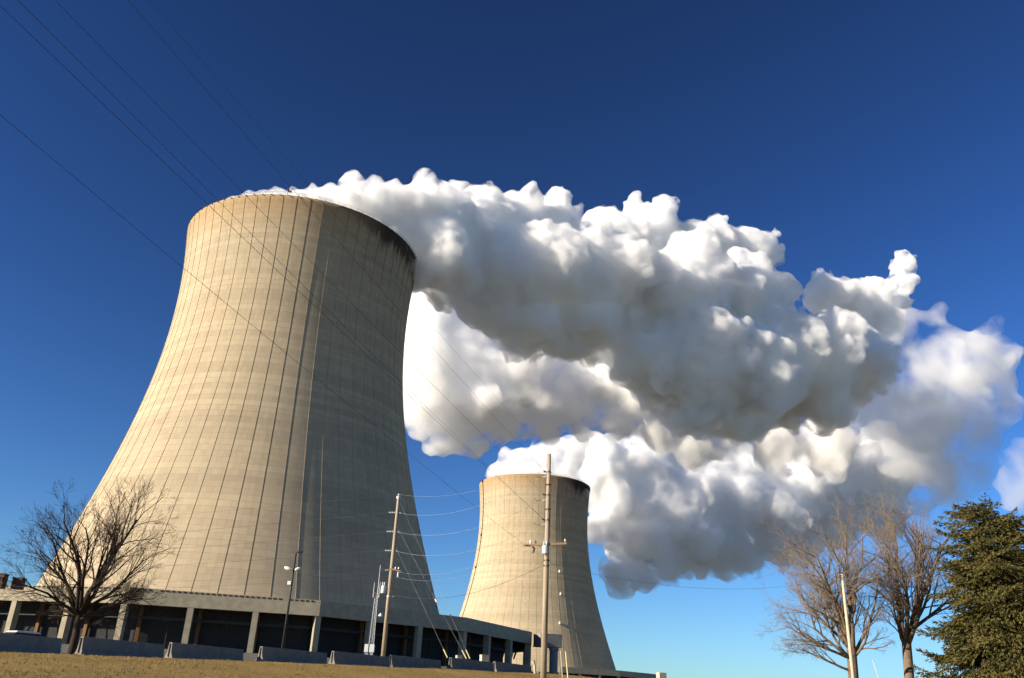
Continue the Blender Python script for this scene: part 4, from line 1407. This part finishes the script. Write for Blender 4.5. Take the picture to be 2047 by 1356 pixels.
bare_tree(1815, 1400, 94, 0.50, (1812, 1285),
          [(1790, 985, 0, 0, 0.42), (1830, 975, 1.5, 0, 0.42), (1765, 1010, -1, 0, 0.38), (1870, 1005, -1, 0, 0.38), (1900, 1030, 1, 0, 0.34), (1745, 1060, 1, 0, 0.30), (1735, 1150, -1, 0.1, 0.26),
           (1850, 1060, 3.5, 0, 0.3), (1800, 1050, -3.5, 0, 0.3), (1770, 1190, 1.5, 0.1, 0.24), (1880, 1120, 2, 0, 0.26)],
          47, 'taller leafless tree rising between the pale pole and the evergreen', M['bark'], M['twig'], [8, 7, 6, 3], up=0.022, spread=0.56, group='leafless trees on the right')


# ------------------------------------------------------------------ evergreen
def needle_mat(name, a, b):
    k = NB(name)
    o = k.obj()
    col = k.mix(k.ramp(k.noise(o, 0.7, 4, 0.6), 0.3, 0.7), a, b)
    k.l(col, k.b.inputs['Base Color']); k.b.inputs['Roughness'].default_value = 0.7
    return k.m


M['needle'] = needle_mat('spruce needles', (0.046, 0.052, 0.014), (0.120, 0.092, 0.022))
M['leaf'] = needle_mat('brown dry leaves', (0.16, 0.06, 0.025), (0.22, 0.10, 0.04))


def evergreen(px, top_py, dist, width, seed, label, offx=0.0):
    top = at(px, top_py, dist); base = Vector((top.x, top.y, ground(top.x, top.y)))
    H = top.z - base.z
    t = thing('evergreen_tree', base, label, 'tree')
    rr = random.Random(seed)
    mb = MB(); mb.tube([base - Vector((0, 0, 0.3)), base + Vector((0, 0, H * 0.5)), base + Vector((0, 0, H * 0.97))], [0.38, 0.22, 0.04], 10)
    mb.build('trunk', M['bark'], t, True)
    nv = []; nf = []
    bb = MB()

    def spray(p, d, L):
        # a drooping twig clothed in short needle tufts: narrow blades round a spine
        d = d.normalized()
        o = d.orthogonal().normalized()
        for k in range(5):
            ang = rr.uniform(0, 2 * PI)
            oo = Matrix.Rotation(ang, 3, d) @ o
            q = p + d * (L * rr.uniform(0, 0.7))
            e = q + (d * 0.75 + oo * 0.6).normalized() * L * rr.uniform(0.4, 0.7)
            wv = d.cross(oo) * (L * 0.10)
            b = len(nv)
            nv.extend([q - wv, q + wv, e + wv * 0.5, e - wv * 0.5]); nf.append((b, b + 1, b + 2, b + 3))

    def bough(p, d, L):
        n = max(4, int(L / 0.35))
        pts = [p]
        for i in range(n):
            f_ = i / n
            d = (d + Vector((rr.gauss(0, 0.06), rr.gauss(0, 0.06), (-0.05 if f_ < 0.55 else 0.09) + rr.gauss(0, 0.04)))).normalized()
            pts.append(pts[-1] + d * (L / n))
        bb.tube(pts, [0.05 * (1 - 0.8 * i / n) for i in range(n + 1)], 4, False)
        for i in range(1, n + 1):
            dd = (pts[i] - pts[i - 1]).normalized()
            side = dd.cross(Vector((0, 0, 1))).normalized()
            wdt = L * 0.34 * (1 - (i / n) ** 1.5) + 0.25
            for s_ in (-1, 1):
                m_ = max(1, int(wdt / 0.22))
                for j in range(m_):
                    q = pts[i] + side * s_ * (wdt * (j + 0.3) / m_) + dd * (wdt * 0.5 * (j / m_)) + Vector((0, 0, -0.12 * j * rr.random()))
                    dr = (dd * 0.8 + side * s_ * 0.7 + Vector((0, 0, rr.uniform(-0.55, 0.15))))
                    spray(q, dr, rr.uniform(0.30, 0.52))
            spray(pts[i], dd + Vector((0, 0, 0.3)), 0.4)
        spray(pts[-1], d, 0.5)
    nb = int(H * 16)
    for i in range(nb):
        f_ = (i + rr.random()) / nb
        h = 0.06 + 0.93 * f_
        a = rr.uniform(0, 2 * PI)
        L = width * (1 - h) ** 0.34 * rr.uniform(0.62, 1.08)
        L *= 1 + 0.26 * math.sin(a * 2 + h * 9) + 0.24 * math.sin(a * 3 - h * 23)
        L = max(0.6, L)
        p = base + Vector((offx * h, 0, H * h))
        el = -0.05 + 0.75 * max(0, h - 0.55)
        bough(p, Vector((math.cos(a), math.sin(a), el)), L)
    # a few leaders at the head
    for k in range(4):
        a = rr.uniform(0, 2 * PI)
        bough(base + Vector((0, 0, H * (0.86 + 0.03 * k))), Vector((math.cos(a) * 0.55, math.sin(a) * 0.55, 1.0)), H * 0.09)
    me = bpy.data.meshes.new('foliage'); me.from_pydata([tuple(v - base) for v in nv], [], nf)
    print('needles', len(nf))
    link('foliage', me, M['needle'], t)
    bb.build('boughs', M['bark'], t)
    return t


evergreen(1958, 1010, 84, 7.7, 5, 'dense dark green evergreen with a ragged top at the right edge')
evergreen(2075, 1090, 90, 5.0, 8, 'second evergreen mostly cut off by the right edge of the picture')


def leafy(px, py, dist, rad, label, seed):
    c = at(px, py, dist); g = ground(c.x, c.y)
    t = thing('brown_leaf_tree', (c.x, c.y, g), label, 'tree')
    mb = MB(); mb.tube([(c.x, c.y, g - 0.3), (c.x, c.y, c.z)], [0.2, 0.06], 8); mb.build('trunk', M['bark'], t, True)
    rr = random.Random(seed); v = []; f = []
    for k in range(40):
        cc_ = c + Vector((rr.gauss(0, 0.5), rr.gauss(0, 0.5), rr.gauss(0, 0.6))) * rad
        for j in range(160):
            p = cc_ + Vector((rr.gauss(0, 1), rr.gauss(0, 1), rr.gauss(0, 1))) * rad * 0.22
            a = Vector((rr.gauss(0, 1), rr.gauss(0, 1), rr.gauss(0, 1))).normalized() * 0.09
            b_ = a.orthogonal().normalized() * 0.06
            n = len(v); v += [p - a, p + b_, p + a, p - b_]; f.append((n, n + 1, n + 2, n + 3))
    me = bpy.data.meshes.new('crown'); o0 = Vector((c.x, c.y, g)); me.from_pydata([tuple(q - o0) for q in v], [], f)
    link('crown', me, M['leaf'], t)


leafy(2044, 1262, 98, 1.6, 'bush of rusty brown leaves at the lower right corner beside the evergreen', 3)
